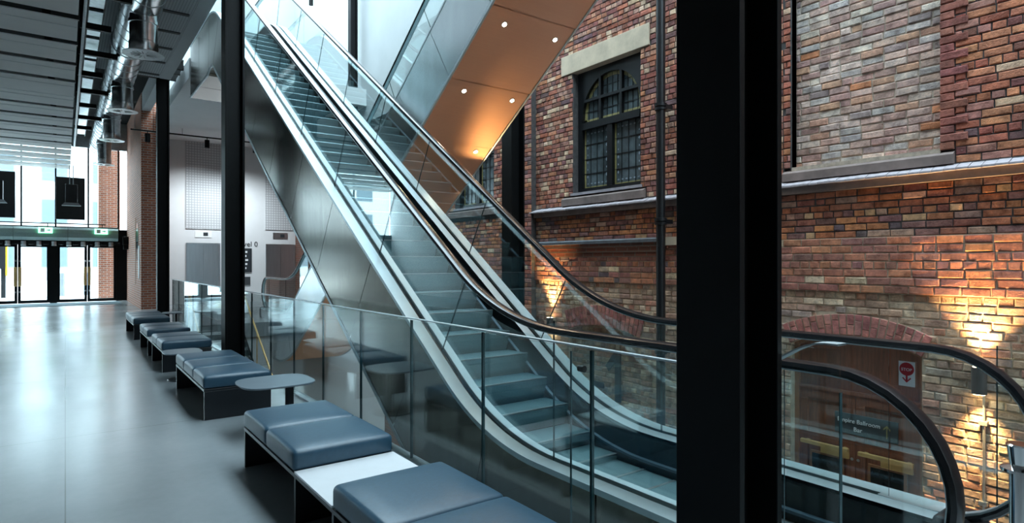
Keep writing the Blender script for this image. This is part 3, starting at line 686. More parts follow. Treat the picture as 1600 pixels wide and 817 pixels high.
LD2 = struct('trim_4', MB().prism([(XW - 0.13, 1.795), (XW + 0.05, 1.795), (XW + 0.05, 1.87), (XW - 0.10, 1.86), (XW - 0.13, 1.84)], 'y', 5.9, 8.97), 'slate_ledge')
for i in range(3): part(LD2, 'corbel_course', MB().box(XW - 0.035 - 0.022 * (2 - i), XW, 5.9, 8.9, 1.795 - 0.075 * (i + 1), 1.795 - 0.075 * i), 'brick_old_far')
struct('trim_5', MB().box(XW - 0.1, XW + 0.05, 5.55, 5.95, 1.74, 1.86), 'stone_lintel')
LD6 = struct('trim_6', MB().prism([(XW - 0.04, 2.485), (XW + 0.12, 2.485), (XW + 0.12, 2.66), (XW - 0.02, 2.60), (XW - 0.04, 2.58)], 'y', 2.25, 4.05), 'stone_sill')
part(LD6, 'mortar_fillet', MB().box(XW + 0.0, XW + 0.11, 2.372, 3.95, 2.61, 2.655), 'mortar_grey')
for i, (a, b) in enumerate(((6.2, 8.235), (10.2, 12.25))):
    struct('trim_%d' % (7 + 2 * i), MB().box(XW - 0.02, 7.4, a, b, 4.82, 5.16), 'stone_lintel', bevel=0.008)
    s_ = struct('trim_%d' % (8 + 2 * i), MB().prism([(XW - 0.05, 2.485), (XW + 0.2, 2.485), (XW + 0.2, 2.70), (XW - 0.03, 2.62), (XW - 0.05, 2.60)], 'y', a + 0.08, b - 0.04), 'stone_sill')
    part(s_, 'mortar_fillet', MB().box(XW - 0.02, XW + 0.15, a + 0.15, b - 0.25, 2.655, 2.70), 'tile_ledge')

# bricks: the largest in view as single pieces of the wall, the rest as one field
def project(x, y, z):
    X = x * C_ - y * S_; Y = x * S_ + y * C_
    return CX + F * X / Y, CY - F * (z - H) / Y, Y
cand = []
for i, (a, b, z0, z1, xf, dp, col) in enumerate(BR):
    a, b = min(a, b), max(a, b)
    px, py, Y = project(xf, (a + b) / 2, (z0 + z1) / 2)
    seen = (1228 < px < 1600 and 0 < py < 817)
    if seen and py > 640 and px < 1480: seen = False
    if seen: cand.append(((b - a) * (z1 - z0) / Y / Y, i))
cand.sort(reverse=True)
single = set(i for _, i in cand[:300 - nv1])
field = MB()
def add_single(v, f, col, c):
    me = bpy.data.meshes.new('brick'); me.from_pydata([(p[0] - c[0], p[1] - c[1], p[2] - c[2]) for p in v], [], f)
    me.materials.append(MATS['brick_single'])
    o = bpy.data.objects.new('brick', me); COL.objects.link(o); o.parent = wall; o.location = c; o.color = (*col, 1)
    return o
def field_add(v, f, col): field.add(v, f, col)
for i, (a, b, z0, z1, xf, dp, col) in enumerate(BR):
    v, f = brick_verts(a, b, z0, z1, xf, dp)
    if i in single: add_single(v, f, col, (xf, (a + b) / 2, (z0 + z1) / 2))
    else: field_add(v, f, col)
for i, (q, xf, col) in enumerate(VS):
    v, f = vous_mesh(q, xf); f = [tuple(reversed(x)) for x in f]
    if i < nv1: add_single(v, f, col, (xf, q[0][0], q[0][1]))
    else: field_add(v, f, col)
me = bpy.data.meshes.new('brick_field'); me.from_pydata(field.v, [], field.f)
ca = me.attributes.new('tone', 'FLOAT_COLOR', 'FACE'); buf = []
for c in field.c: buf += [*c, 1.0]
ca.data.foreach_set('color', buf); me.materials.append(MATS['brick_field'])
o = bpy.data.objects.new('brick_field', me); COL.objects.link(o); o.parent = wall; o['kind'] = 'stuff'

# ---------------------------------------------------------------- leaded windows in the old wall
def leaded_window(idx, y0, y1, z0, z1):
    w = sgroup('window_%d' % idx, (XW + 0.15, (y0 + y1) / 2, z0)); X0 = XW + 0.13
    f = 0.11; yc = (y0 + y1) / 2; zt = z0 + (z1 - z0) * 0.555
    part(w, 'back_board', MB().box(X0 + 0.09, X0 + 0.12, y0, y1, z0, z1), 'dark_pane')
    part(w, 'window_frame', MB().box(X0, X0 + 0.09, y0, y0 + f, z0, z1).box(X0, X0 + 0.09, y1 - f, y1, z0, z1).box(X0, X0 + 0.09, y0 + f, y1 - f, z0, z0 + f), 'black_paint')
    part(w, 'transom', MB().box(X0 - 0.02, X0 + 0.09, y0 + f, y1 - f, zt - 0.06, zt + 0.06), 'black_paint')
    part(w, 'mullion', MB().box(X0 - 0.01, X0 + 0.09, yc - 0.06, yc + 0.06, z0 + f, zt - 0.06), 'black_paint')
    # arched head: spandrel board with a round-headed opening
    hw = (y1 - y0) / 2 - f; zb = zt + 0.06; rz = (z1 - 0.13) - zb
    N = 20; arc = [(yc + hw * math.cos(math.pi * i / N), zb + rz * (math.sin(math.pi * i / N) ** 0.8)) for i in range(N + 1)]
    mb = MB()
    for p, q in zip(arc[:-1], arc[1:]): mb.prism([p, q, (q[0], z1), (p[0], z1)], 'x', X0, X0 + 0.09)
    part(w, 'arched_head', mb, 'black_paint')
    for d in (-1, 1):
        yb = yc + d * hw * 0.36; part(w, 'glazing_bar', MB().box(X0, X0 + 0.08, yb - 0.025, yb + 0.025, zb, zb + rz * 0.97), 'black_paint')
    zm = zb + rz * 0.5; part(w, 'glazing_bar', MB().box(X0 - 0.003, X0 + 0.08, yc - hw * 0.93, yc + hw * 0.93, zm - 0.025, zm + 0.025), 'black_paint')
    XL = X0 + 0.055
    def pane(ya, yb, za, zb_, border=True, nx=4, nz=4):
        p = part(w, 'leaded_pane', MB().box(XL + 0.012, XL + 0.03, ya, yb, za, zb_), 'leaded_pane')
        mb = MB()
        for i in range(1, nx): yy = ya + (yb - ya) * i / nx; mb.box(XL, XL + 0.012, yy - 0.004, yy + 0.004, za, zb_)
        for i in range(1, nz): zz = za + (zb_ - za) * i / nz; mb.box(XL, XL + 0.012, ya, yb, zz - 0.004, zz + 0.004)
        part(p, 'lead_came', mb, 'lead')
        if border:
            e = 0.028
            part(p, 'yellow_border', MB().box(XL + 0.002, XL + 0.012, ya, ya + e, za, zb_).box(XL + 0.002, XL + 0.012, yb - e, yb, za, zb_).box(XL + 0.002, XL + 0.012, ya + e, yb - e, za, za + e), 'stained_yellow')
            mb = MB(); k = 0
            n = int((zb_ - za) / 0.12)
            for i in range(n):
                zz = za + 0.08 + (zb_ - za - 0.14) * i / max(1, n - 1)
                for yy in (ya + 0.075, yb - 0.075):
                    s = 0.02 if i % 2 else 0.013; mb.add([(XL + 0.004, yy - s, zz), (XL + 0.004, yy, zz - s * 1.6), (XL + 0.004, yy + s, zz), (XL + 0.004, yy, zz + s * 1.6)], [(0, 1, 2, 3)])
            m_ = int((yb - ya) / 0.09)
            for i in range(m_):
                yy = ya + 0.08 + (yb - ya - 0.16) * i / max(1, m_ - 1)
                for zz in (za + 0.08, zb_ - 0.07):
                    s = 0.022; mb.add([(XL + 0.004, yy - s * 1.4, zz), (XL + 0.004, yy, zz - s * 0.7), (XL + 0.004, yy + s * 1.4, zz), (XL + 0.004, yy, zz + s * 0.7)], [(0, 1, 2, 3)])
            jw = part(p, 'glass_jewels', mb, 'stained_blue'); jw['kind'] = 'stuff'
    pane(y0 + f, yc - 0.06, z0 + f, zt - 0.06); pane(yc + 0.06, y1 - f, z0 + f, zt - 0.06)
    # panes of the arched head
    xs = [yc - hw, yc - hw * 0.36, yc + hw * 0.36, yc + hw]
    for a, b in zip(xs[:-1], xs[1:]):
        for za, zb_ in ((zb, zm), (zm, zb + rz)):
            pane(a, b, za, zb_, border=False, nx=4, nz=2)
    mb = MB()
    arc2 = [(yc + (hw - 0.06) * math.cos(math.pi * i / N), zb + (rz - 0.06) * (math.sin(math.pi * i / N) ** 0.8)) for i in range(N + 1)]
    for i in range(N): mb.prism([arc[i], arc[i + 1], arc2[i + 1], arc2[i]], 'x', XL + 0.003, XL + 0.01)
    mb.box(XL + 0.003, XL + 0.01, yc - hw, yc + hw, zb, zb + 0.06)
    part(w, 'yellow_arch_border', mb, 'stained_yellow')
leaded_window(2, *W1); leaded_window(3, *W2)

# ---------------------------------------------------------------- ballroom doors under the brick arch
DX = XW + 0.12
dl = sgroup('door_20', (DX, 3.252, -1.83))
y0, y1 = 3.252 - 0.71, 3.252 + 0.71
N = 16; ha = math.asin(0.71 / RI1)
arcp = [(3.252 + RI1 * math.sin(-ha + 2 * ha * i / N), ZC1 + RI1 * math.cos(-ha + 2 * ha * i / N)) for i in range(N + 1)]
mb = MB()
for p, q in zip(arcp[:-1], arcp[1:]): mb.prism([(p[0], -0.02), (q[0], -0.02), q, p], 'x', DX + 0.03, DX + 0.06)
part(dl, 'fanlight_board', mb, 'wood')
mb = MB()
for p, q in zip(arcp[:-1], arcp[1:]): mb.prism([(p[0], p[1] - 0.045), (q[0], q[1] - 0.045), q, p], 'x', DX - 0.02, DX + 0.04)
mb.box(DX - 0.02, DX + 0.05, y0, y0 + 0.05, -1.83, 0.48).box(DX - 0.02, DX + 0.05, y1 - 0.05, y1, -1.83, 0.48)
part(dl, 'door_frame', mb, 'wood_edge')
part(dl, 'head_rail', MB().box(DX - 0.01, DX + 0.05, y0 + 0.05, y1 - 0.05, -0.05, -0.005), 'wood')
for i, (a, b) in enumerate(((y0 + 0.05, 3.248), (3.256, y1 - 0.05))):
    lf = part(dl, 'door_leaf', MB().box(DX + 0.02, DX + 0.06, a, b, -1.82, -0.05), 'wood')
    for (p, q) in ((a, a + 0.1), (b - 0.1, b)): part(lf, 'stile', MB().box(DX + 0.0, DX + 0.02, p, q, -1.82, -0.05), 'wood')
    for (z, h) in ((-1.82, 0.2), (-0.66, 0.09), (-0.15, 0.1)): part(lf, 'rail', MB().box(DX + 0.0, DX + 0.02, a + 0.1, b - 0.1, z, z + h), 'wood')
    fr = part(lf, 'pane_frame', MB().box(DX - 0.004, DX + 0.02, a + 0.13, b - 0.13, -1.55, -0.79), 'wood_edge')
    part(lf, 'door_pane', MB().box(DX - 0.008, DX + 0.0, a + 0.16, b - 0.16, -1.52, -0.82), 'dark_pane')
    part(lf, 'handle_bar', MB().box(DX - 0.10, DX - 0.05, a + 0.04, b - 0.06, -0.70, -0.655).box(DX - 0.05, DX, a + 0.08, a + 0.12, -0.695, -0.66).box(DX - 0.05, DX, b - 0.14, b - 0.1, -0.695, -0.66), 'brass', bevel=0.006)
    part(lf, 'letter_plate', MB().box(DX - 0.03, DX, a + 0.06, b - 0.27, -0.79, -0.715), 'brass', bevel=0.006)
    part(lf, 'keyhole', MB().tube([(DX - 0.012, (b - 0.03) if i == 0 else a + 0.03, -0.78), (DX, (b - 0.03) if i == 0 else a + 0.03, -0.78)], 0.018, 12), 'chrome')
bs = thing('bar_sign', 'dark sign plate on the wooden doors with white words and an arrow', 'sign', (DX - 0.02, 3.13, -0.49))
part(bs, 'plate', MB().box(DX - 0.03, DX - 0.012, 2.80, 3.47, -0.495, -0.26), 'sign_grey')
text('lettering', 'Empire Ballroom', 0.068, 'letter_white', (DX - 0.034, 3.44, -0.36), RS, bs)
text('lettering', 'Bar', 0.068, 'letter_white', (DX - 0.034, 3.26, -0.45), RS, bs)
part(bs, 'arrow', MB().prism([(2.905, -0.46), (2.915, -0.46), (2.915, -0.34), (2.945, -0.37), (2.945, -0.35), (2.91, -0.315), (2.875, -0.35), (2.875, -0.37), (2.905, -0.34)], 'x', DX - 0.034, DX - 0.03), 'stained_yellow')
struct('floor_bar_step', MB().box(6.6, 7.5, 2.3, 4.2, -3.8, -1.83), 'lower_floor')

# level number painted big on the wall
ls = thing('level_number', 'big dark "-1" numeral fixed to the old brick infill under the blind arch', 'sign', (XW + 0.05, 7.05, -0.8))
part(ls, 'numeral_one', MB().prism([(6.86, -0.80), (6.98, -0.80), (6.98, -0.16), (7.12, -0.32), (7.20, -0.24), (7.00, 0.0), (6.86, 0.0)], 'x', XW + 0.05, XW + 0.075), 'letter_dark')
part(ls, 'minus_bar', MB().box(XW + 0.05, XW + 0.075, 7.24, 7.52, -0.63, -0.53), 'letter_dark')

# drainpipe
dpz = thing('drainpipe', 'black cast iron drainpipe running down the old brick wall', 'pipe', (7.06, 5.81, -3.8))
part(dpz, 'pipe', MB().cyl((6.99, 5.81), 0.066, -3.8, 12, 16), 'black_paint', smooth='auto')
for z in (3.75, 2.08, 0.2, -1.2):
    part(dpz, 'collar', MB().lathe((6.99, 5.81), [(0.067, z - 0.05), (0.088, z - 0.045), (0.088, z - 0.01), (0.074, z), (0.092, z + 0.01), (0.092, z + 0.05), (0.067, z + 0.055)], 18), 'black_paint', smooth='auto')
    part(dpz, 'bracket', MB().box(7.0, 7.15, 5.72, 5.90, z - 0.03, z + 0.03), 'black_paint')

# up-and-down wall lights on the brick
def wall_light(y, zc, label, e, conduit, cone=72):
    t = thing('wall_light', label, 'wall light', (XW - 0.09, y, zc), 'cylinder wall lights')
    x = XW - 0.095; r = 0.062
    part(t, 'cylinder', MB().lathe((x, y), [(r - 0.01, zc - 0.125), (r, zc - 0.13), (r, zc + 0.13), (r - 0.01, zc + 0.125)], 24), 'lamp_grey', smooth='auto')
    part(t, 'lens', MB().cyl((x, y), r - 0.012, zc + 0.118, zc + 0.132, 20), 'lamp_warm')
    part(t, 'lens', MB().cyl((x, y), r - 0.012, zc - 0.135, zc - 0.12, 20), 'lamp_warm')
    part(t, 'wall_bracket', MB().box(x + r - 0.01, XW, y - 0.03, y + 0.03, zc - 0.06, zc + 0.06), 'steel_black')
    if conduit:
        part(t, 'conduit', MB().tube([(XW - 0.03, y - 0.02, zc - 0.06), (XW - 0.03, y - 0.02, -1.8)], 0.011, 8), 'galvanised')
        for z in (zc - 0.42, zc - 1.2): part(t, 'saddle_clip', MB().box(XW - 0.05, XW, y - 0.05, y + 0.02, z - 0.02, z + 0.02), 'galvanised')
    wc = (1.0, 0.60, 0.24)
    lamp('wall_light_up', 'SPOT', (x - 0.02, y, zc + 0.15), e, wc, (math.pi, math.radians(-3), 0), 0.035, cone, 1.0)
    lamp('wall_light_down', 'SPOT', (x - 0.02, y, zc - 0.15), e * 0.8, wc, (0, math.radians(3), 0), 0.035, cone, 1.0)
wall_light(2.02, 0.35, 'grey cylinder wall light with conduit right of the wooden doors', 230, True, 84)
wall_light(8.46, 0.35, 'small dark cylinder wall light left of the blind arch', 320, False, 74)

# ================================================================= ESCALATORS
SL = 0.655; TH = math.atan(SL); ct, st = math.cos(TH), math.sin(TH)
UTOP = 12.94          # where the deck line reaches the upper landing
def make_profile(u0, z0, rad, u1, z1, rad1, ua, ub, step=0.12):
    """points (u, z, theta) of flat - arc - incline - arc - flat"""
    t0 = rad * math.tan(TH / 2); t1 = rad1 * math.tan(TH / 2); P = []
    def seg(p, q, th):
        n = max(1, int(math.dist(p, q) / step))
        for i in range(n): P.append((p[0] + (q[0] - p[0]) * i / n, p[1] + (q[1] - p[1]) * i / n, th))
    seg((ua, z0), (u0 - t0, z0), 0)
    for i in range(12):
        a = TH * i / 12; P.append((u0 - t0 + rad * math.sin(a), z0 + rad * (1 - math.cos(a)), a))
    seg((u0 + t0 * ct, z0 + t0 * st), (u1 - t1 * ct, z1 - t1 * st), TH)
    for i in range(12):
        a = TH * (1 - i / 12); P.append((u1 + t1 - rad1 * math.sin(a), z1 - rad1 * (1 - math.cos(a)), a))
    seg((u1 + t1, z1), (ub, z1), 0); P.append((ub, z1, 0))
    return P
U0 = 3.474; ZD = 0.27; ZTOP = ZD + SL * (UTOP - U0)
UEND = 15.62; UBEG = 1.12
def zline(P, u):
    for p, q in zip(P[:-1], P[1:]):
        if p[0] <= u <= q[0] and q[0] > p[0]:
            k = (u - p[0]) / (q[0] - p[0]); return p[1] + k * (q[1] - p[1]), p[2] + k * (q[2] - p[2])
    return (P[0][1], 0) if u < P[0][0] else (P[-1][1], 0)
DECK = make_profile(U0, ZD, 2.0, UTOP, ZTOP, 2.0, UBEG, UEND)
def escalator(name, label, s0, sc_, ymap, side_mat, soffit_mat, lights=False):
    root = thing(name, label, 'escalator', (s0 + 0.64 * sc_, ymap(2.4), 0))
    def sx(d): return s0 + d * sc_
    def P3(s, u, z): return (s, ymap(u), z)
    def thick(th): return 1.2 - (1.2 - 0.987) * th / TH
    def low(p): t = thick(p[2]); return (p[0] + t * math.sin(p[2]), p[1] - t * math.cos(p[2]))
    # ---- cladding panels
    n = 14; ks = [0] + [int(len(DECK) * i / n) for i in range(1, n)] + [len(DECK) - 1]
    for (d, e, mt) in ((0.0, 0.02, side_mat), (1.28, 1.26, side_mat)):
        for a, b in zip(ks[:-1], ks[1:]):
            seg = DECK[a:b + 1]; mb = MB(); g = 0.006
            up = [(p[0], p[1] - 0.035) for p in seg]; lo = [low(p) for p in seg]
            up[0] = (up[0][0] + g, up[0][1]); up[-1] = (up[-1][0] - g, up[-1][1]); lo[0] = (lo[0][0] + g, lo[0][1]); lo[-1] = (lo[-1][0] - g, lo[-1][1])
            if a == 0: lo = [(max(q[0], 1.3), q[1]) for q in lo]
            for xx in (sx(d), sx(e)): mb.strip([[P3(xx, *q) for q in up], [P3(xx, *q) for q in lo]])
            mb.strip([[P3(sx(d), *q) for q in up], [P3(sx(e), *q) for q in up]])
            part(root, 'side_panel', mb, mt)
    for a, b in zip(ks[:-1], ks[1:]):
        seg = [low(p) for p in DECK[a:b + 1]]; mb = MB()
        seg[0] = (seg[0][0] + 0.011, seg[0][1]); seg[-1] = (seg[-1][0] - 0.011, seg[-1][1])
        for dz in (0, 0.02): mb.strip([[P3(sx(0.012), u, z + dz) for u, z in seg], [P3(sx(1.268), u, z + dz) for u, z in seg]])
        part(root, 'soffit_panel', mb, soffit_mat)
    mb = MB(); mb.strip([[P3(sx(0.03), low(p)[0], low(p)[1] + 0.035) for p in DECK], [P3(sx(1.25), low(p)[0], low(p)[1] + 0.035) for p in DECK]]); part(root, 'underside_tray', mb, 'steel_black')
    for d in (-0.008, 1.262):
        mb = MB()
        a_ = [low(p) for p in DECK]
        rows = [[P3(sx(d) + q * 0.028, u, z - 0.012 + r * 0.045) for u, z in a_] for q, r in ((0, 0), (1, 0), (1, 1), (0, 1), (0, 0))]
        mb.strip(rows); part(root, 'edge_angle', mb, 'deck_steel')
    # ---- decks either side of the glass, with a dark groove between
    for (d0, d1, zo) in ((-0.005, 0.105, 0), (0.155, 0.232, 0), (1.048, 1.125, 0), (1.175, 1.285, 0)):
        inner = 0.1 < d0 < 1.1
        mb = MB(); pts = [(p[0] - 0.0 * p[2], p[1]) for p in DECK]
        drop = 0.012 if inner else 0
        da, db = (drop, 0) if d0 > 0.6 else (0, drop)
        if not inner: da = db = 0
        rows = [[P3(sx(d0), u, z - da) for u, z in pts], [P3(sx(d1), u, z - db) for u, z in pts], [P3(sx(d1), u, z - 0.035) for u, z in pts], [P3(sx(d0), u, z - 0.035) for u, z in pts], [P3(sx(d0), u, z - da) for u, z in pts]]
        mb.strip(rows); part(root, 'deck_strip', mb, 'deck_steel')
    for (d0, d1) in ((0.10, 0.16), (1.12, 1.18)):
        mb = MB(); mb.strip([[P3(sx(d0), p[0], p[1] - 0.03) for p in DECK], [P3(sx(d1), p[0], p[1] - 0.03) for p in DECK]]); part(root, 'glass_channel', mb, 'rubber')
    # ---- skirts below the inner decks, and their safety brush
    for d, q in ((0.232, 1), (1.048, -1)):
        mb = MB(); mb.strip([[P3(sx(d), p[0], p[1] - 0.012) for p in DECK], [P3(sx(d), p[0] + 0.12 * math.sin(p[2]), p[1] - 0.55) for p in DECK]]); part(root, 'skirt_panel', mb, 'steel_black')
        mb = MB(); br_ = [(zp_[0] + 0.05 * math.sin(zp_[2]), zp_[1] - 0.205 - 0.03 * zp_[2]) for zp_ in DECK]
        mb.strip([[P3(sx(d) + a_ * q, u_, z_ + b_) for u_, z_ in br_] for a_, b_ in ((0.0, 0.014), (0.02, 0.006), (0.02, -0.012), (0.0, -0.016))]); part(root, 'skirt_brush', mb, 'brush_blue')
    # ---- steps
    NOSE = make_profile(3.27, 0.0, 1.4, UTOP + 0.03, ZTOP - ZD, 1.4, 1.5, UEND, 0.05)
    RUN = 0.276; x0, x1 = sx(0.24), sx(1.04); u = 2.66; k = 0
    while u < UTOP + 0.8:
        z, th = zline(NOSE, u); zp, _ = zline(NOSE, u - RUN)
        rise = max(0.0, z - zp)
        mb = MB(); pr_ = [(u, z), (u + RUN, z), (u + RUN, z - 0.03), (u + 0.02, z - 0.03)]
        pts = [(u - 0.002, z - 0.012), (u + 0.01, z), (u + RUN + 0.012, z)]
        low_ = [(u + 0.006, z - 0.06), (u + 0.03, z - max(rise, 0.07) * 0.75), (u + 0.055, z - max(rise, 0.08) - 0.01)]
        prof = list(reversed(low_)) + pts
        mb.strip([[P3(x0, *q) for q in prof], [P3(x1, *q) for q in prof]])
        stp = part(root, 'step', mb, 'step_metal')
        if k < 14: part(stp, 'nose_edge', MB().box(x0, x1, ymap(u - 0.004), ymap(u + 0.02), z - 0.004, z + 0.003), 'deck_steel' if False else 'galvanised')
        u += RUN; k += 1
    part(root, 'comb_plate', MB().box(x0, x1, ymap(1.55), ymap(2.15), -0.02, 0.004), 'galvanised')
    part(root, 'comb_teeth', MB().box(x0, x1, ymap(2.15), ymap(2.66), -0.03, 0.002), 'step_metal')
    part(root, 'upper_comb_plate', MB().box(x0, x1, ymap(UTOP + 0.8), ymap(UEND), ZTOP - ZD - 0.02, ZTOP - ZD + 0.004), 'galvanised')
    # ---- glass, handrails
    GLZ = [p for p in DECK if p[0] > 1.35]
    HR = make_profile(3.434, 1.06, 2.2, UTOP - 0.04, ZTOP + 0.79, 2.2, 1.17, UEND)
    nc = [(1.17 - 0.40 * math.sin(a), 0.66 + 0.40 * math.cos(a)) for a in [math.pi * i / 18 for i in range(1, 19)]]
    for d, sd in ((0.13, 'left'), (1.15, 'right')):
        s = sx(d); gt = 0.004
        def tgl(p):
            h = 0.775 - (0.775 - 0.645) * p[2] / TH
            return (p[0] - h * math.sin(p[2]), p[1] + h * math.cos(p[2]))
        cuts = [0]; acc = 0
        for i in range(1, len(GLZ)):
            acc += math.dist(GLZ[i][:2], GLZ[i - 1][:2])
            if acc > 1.42: cuts.append(i); acc = 0
        cuts.append(len(GLZ) - 1)
        for a, b in zip(cuts[:-1], cuts[1:]):
            seg = GLZ[a:b + 1]; lo = [(p[0], p[1] - 0.03) for p in seg]; hi = [tgl(p) for p in seg]; g = 0.004
            lo[0] = (lo[0][0] + g, lo[0][1]); hi[0] = (hi[0][0] + g, hi[0][1]); lo[-1] = (lo[-1][0] - g, lo[-1][1]); hi[-1] = (hi[-1][0] - g, hi[-1][1])
            mb = MB()
            for q in (-gt, gt): mb.strip([[P3(s + q, *p) for p in lo], [P3(s + q, *p) for p in hi]])
            gp = part(root, 'glass_panel', mb, 'escalator_glass')
            part(gp, 'panel_edge', MB().strip([[P3(s - gt, *lo[0]), P3(s - gt, *hi[0])], [P3(s + gt, *lo[0]), P3(s + gt, *hi[0])]]), 'glass_edge')
            part(gp, 'panel_edge', MB().strip([[P3(s - gt, *lo[-1]), P3(s - gt, *hi[-1])], [P3(s + gt, *lo[-1]), P3(s + gt, *hi[-1])]]), 'glass_edge')
        # rounded end glass
        q = GLZ[0]; ng = [(q[0] - 0.004, q[1] - 0.03), (q[0] - 0.004, 1.045)] + [(1.17 - 0.375 * math.sin(a), 0.67 + 0.375 * math.cos(a)) for a in [math.pi * i / 14 for i in range(15)]] + [(1.2, 0.27)]
        mb = MB()
        for qq in (-gt, gt): mb.add([P3(s + qq, *p) for p in ng], [tuple(range(len(ng)))])
        part(root, 'end_glass', mb, 'escalator_glass')
        # handrail: black belt over a steel track
        path = [(p[0], p[1]) for p in reversed(HR)] + nc + [(1.3, 0.258), (1.42, 0.262)]
        belt = [(-0.040, -0.004), (-0.044, 0.008), (-0.036, 0.024), (-0.018, 0.031), (0.018, 0.031), (0.036, 0.024), (0.044, 0.008), (0.040, -0.004), (-0.040, -0.004)]
        trk = [(-0.026, -0.013), (-0.026, -0.004), (0.026, -0.004), (0.026, -0.013), (-0.026, -0.013)]
        for nm, prof, mt in (('handrail', belt, 'rubber'), ('handrail_track', trk, 'deck_steel')):
            rows = []
            for i, (u_, z_) in enumerate(path):
                a = path[max(i - 1, 0)]; b = path[min(i + 1, len(path) - 1)]
                tx, tz = b[0] - a[0], b[1] - a[1]; L = math.hypot(tx, tz) or 1; nx, nz = tz / L, -tx / L
                rows.append([P3(s + pd, u_ + nx * pn, z_ + nz * pn) for pd, pn in prof])
            mb = MB(); mb.strip(rows); part(root, nm, mb, mt, smooth='auto')
    # ---- black end boxes of the decks
    for d in (0.0, 1.02):
        x_a, x_b = sx(d), sx(d + 0.26)
        mb = MB().prism([(ymap(UBEG + 0.02), 0.0), (ymap(UBEG + 0.02), 0.285), (ymap(UBEG - 0.10), 0.285), (ymap(UBEG - 0.16), 0.23), (ymap(UBEG - 0.18), 0.08), (ymap(UBEG - 0.14), 0.0)], 'x', x_a, x_b)
        nb = part(root, 'deck_end_box', mb, 'black_plastic', bevel=0.02)
        part(nb, 'key_plate', MB().box(x_a + 0.08 * sc_, x_b - 0.08 * sc_, ymap(UBEG - 0.183), ymap(UBEG - 0.172), 0.10, 0.2), 'galvanised')
    return root, sx
E1, sx1 = escalator('escalator', 'glass-sided escalator rising from the foyer landing, grey steel flanks', 2.32, 1.0, lambda u: u, 'cladding_steel', 'cladding_steel')
YM = 18.084
E2, sx2 = escalator('escalator', 'crossing escalator behind, with silver flank and copper-coloured underside with lights', 4.2, 1.094, lambda u: YM - u, 'silver_cladding', 'copper_cladding')
# downlights let into the copper underside
def soffit_point(px, py):
    d = ray(px, py); t_ = 8.87                       # march along the ray to the inclined underside
    for k in range(40):
        p = Vector((0, 0, H)) + d * t_
        u = YM - p.y; zt = ZD + SL * (u - U0) - 0.987 / ct
        t_ += (zt - p.z) / (d.z + SL * d.y) * 0.9
    return p
dls = [(788, 38), (867, 62), (725, 142), (800, 157), (743, 237), (862, -70), (945, -40)]
for (px, py) in dls:
    p = soffit_point(px, py)
    nrm = Vector((0, -st, -ct))
    rot = nrm.to_track_quat('Z', 'Y')
    mb = MB().lathe((0, 0), [(0.045, -0.002), (0.045, 0.006), (0.03, 0.006)], 18)
    mb.v = [tuple(p + rot @ Vector(q)) for q in mb.v]
    dlp = part(E2, 'downlight', mb, 'chrome')
    mb = MB().lathe((0, 0), [(0.03, 0.0), (0.03, 0.009), (0.001, 0.009)], 18); mb.v = [tuple(p + rot @ Vector(q)) for q in mb.v]
    part(dlp, 'lens', mb, 'lamp_white')
    lamp('soffit_downlight', 'SPOT', p + nrm * 0.03, 5, (1.0, 0.78, 0.55), (-nrm).to_track_quat('Z', 'Y').to_euler(), 0.03, 120, 0.5)
    l_ = bpy.context.scene.objects[-1]
# stop notice on the end glass of the first escalator
ya, za = on_s(1405.5, 563, sx1(1.15)); yb, zb = on_s(1431, 605, sx1(1.15)); xs = sx1(1.15) - 0.009
stn = part(E1, 'stop_notice', MB().box(xs - 0.002, xs, ya, yb, za, zb), 'letter_white', label='white notice with red STOP disc and down arrow')
ym = (ya + yb) / 2; rr = abs(ya - yb) * 0.45
part(stn, 'red_disc', MB().tube([(xs - 0.004, ym, za - rr * 1.15), (xs - 0.002, ym, za - rr * 1.15)], rr, 24), 'red')
zz = za - rr * 2.1; w_ = rr * 0.12
part(stn, 'arrow', MB().prism([(ym - w_, zz), (ym + w_, zz), (ym + w_, zz - rr * 0.75), (ym + rr * 0.5, zz - rr * 0.3), (ym + rr * 0.6, zz - rr * 0.45), (ym, zz - rr * 1.1), (ym - rr * 0.6, zz - rr * 0.45), (ym - rr * 0.5, zz - rr * 0.3), (ym - w_, zz - rr * 0.75)], 'x', xs - 0.004, xs - 0.002), 'red')
tx_ = text('stop_lettering', 'STOP', rr * 0.62, 'letter_white', (xs - 0.0045, ym, za - rr * 1.42), RS, stn, 0.0005, 'CENTER')

# ================================================================= GLASS BALUSTRADE ALONG THE VOID
SB = 2.1; ZR = H - 0.2057 * SB
bal = thing('glass_balustrade', 'frameless glass balustrade with slim steel cap along the edge of the void', 'balustrade', (SB, 8, 0))
ys = [0.975, 1.21] + [2.176 + 0.97 * k for k in range(16)]
for a, b in zip(ys[:-1], ys[1:]):
    a2, b2 = a + 0.008, b - 0.008; zt = ZR - 0.01
    if b > 17.2: continue
    g = part(bal, 'glass_panel', MB().box(SB - 0.008, SB + 0.008, a2, b2, 0.012, zt if a > 1 else 1.2), 'clear_glass')
    part(g, 'panel_edge', MB().box(SB - 0.0085, SB + 0.0085, a2 - 0.004, a2 - 0.001, 0.012, zt), 'glass_edge'); part(g, 'panel_edge', MB().box(SB - 0.0085, SB + 0.0085, b2 + 0.001, b2 + 0.004, 0.012, zt), 'glass_edge')
part(bal, 'base_channel', MB().box(SB - 0.03, SB + 0.03, 0.95, 17.0, 0, 0.02), 'galvanised')
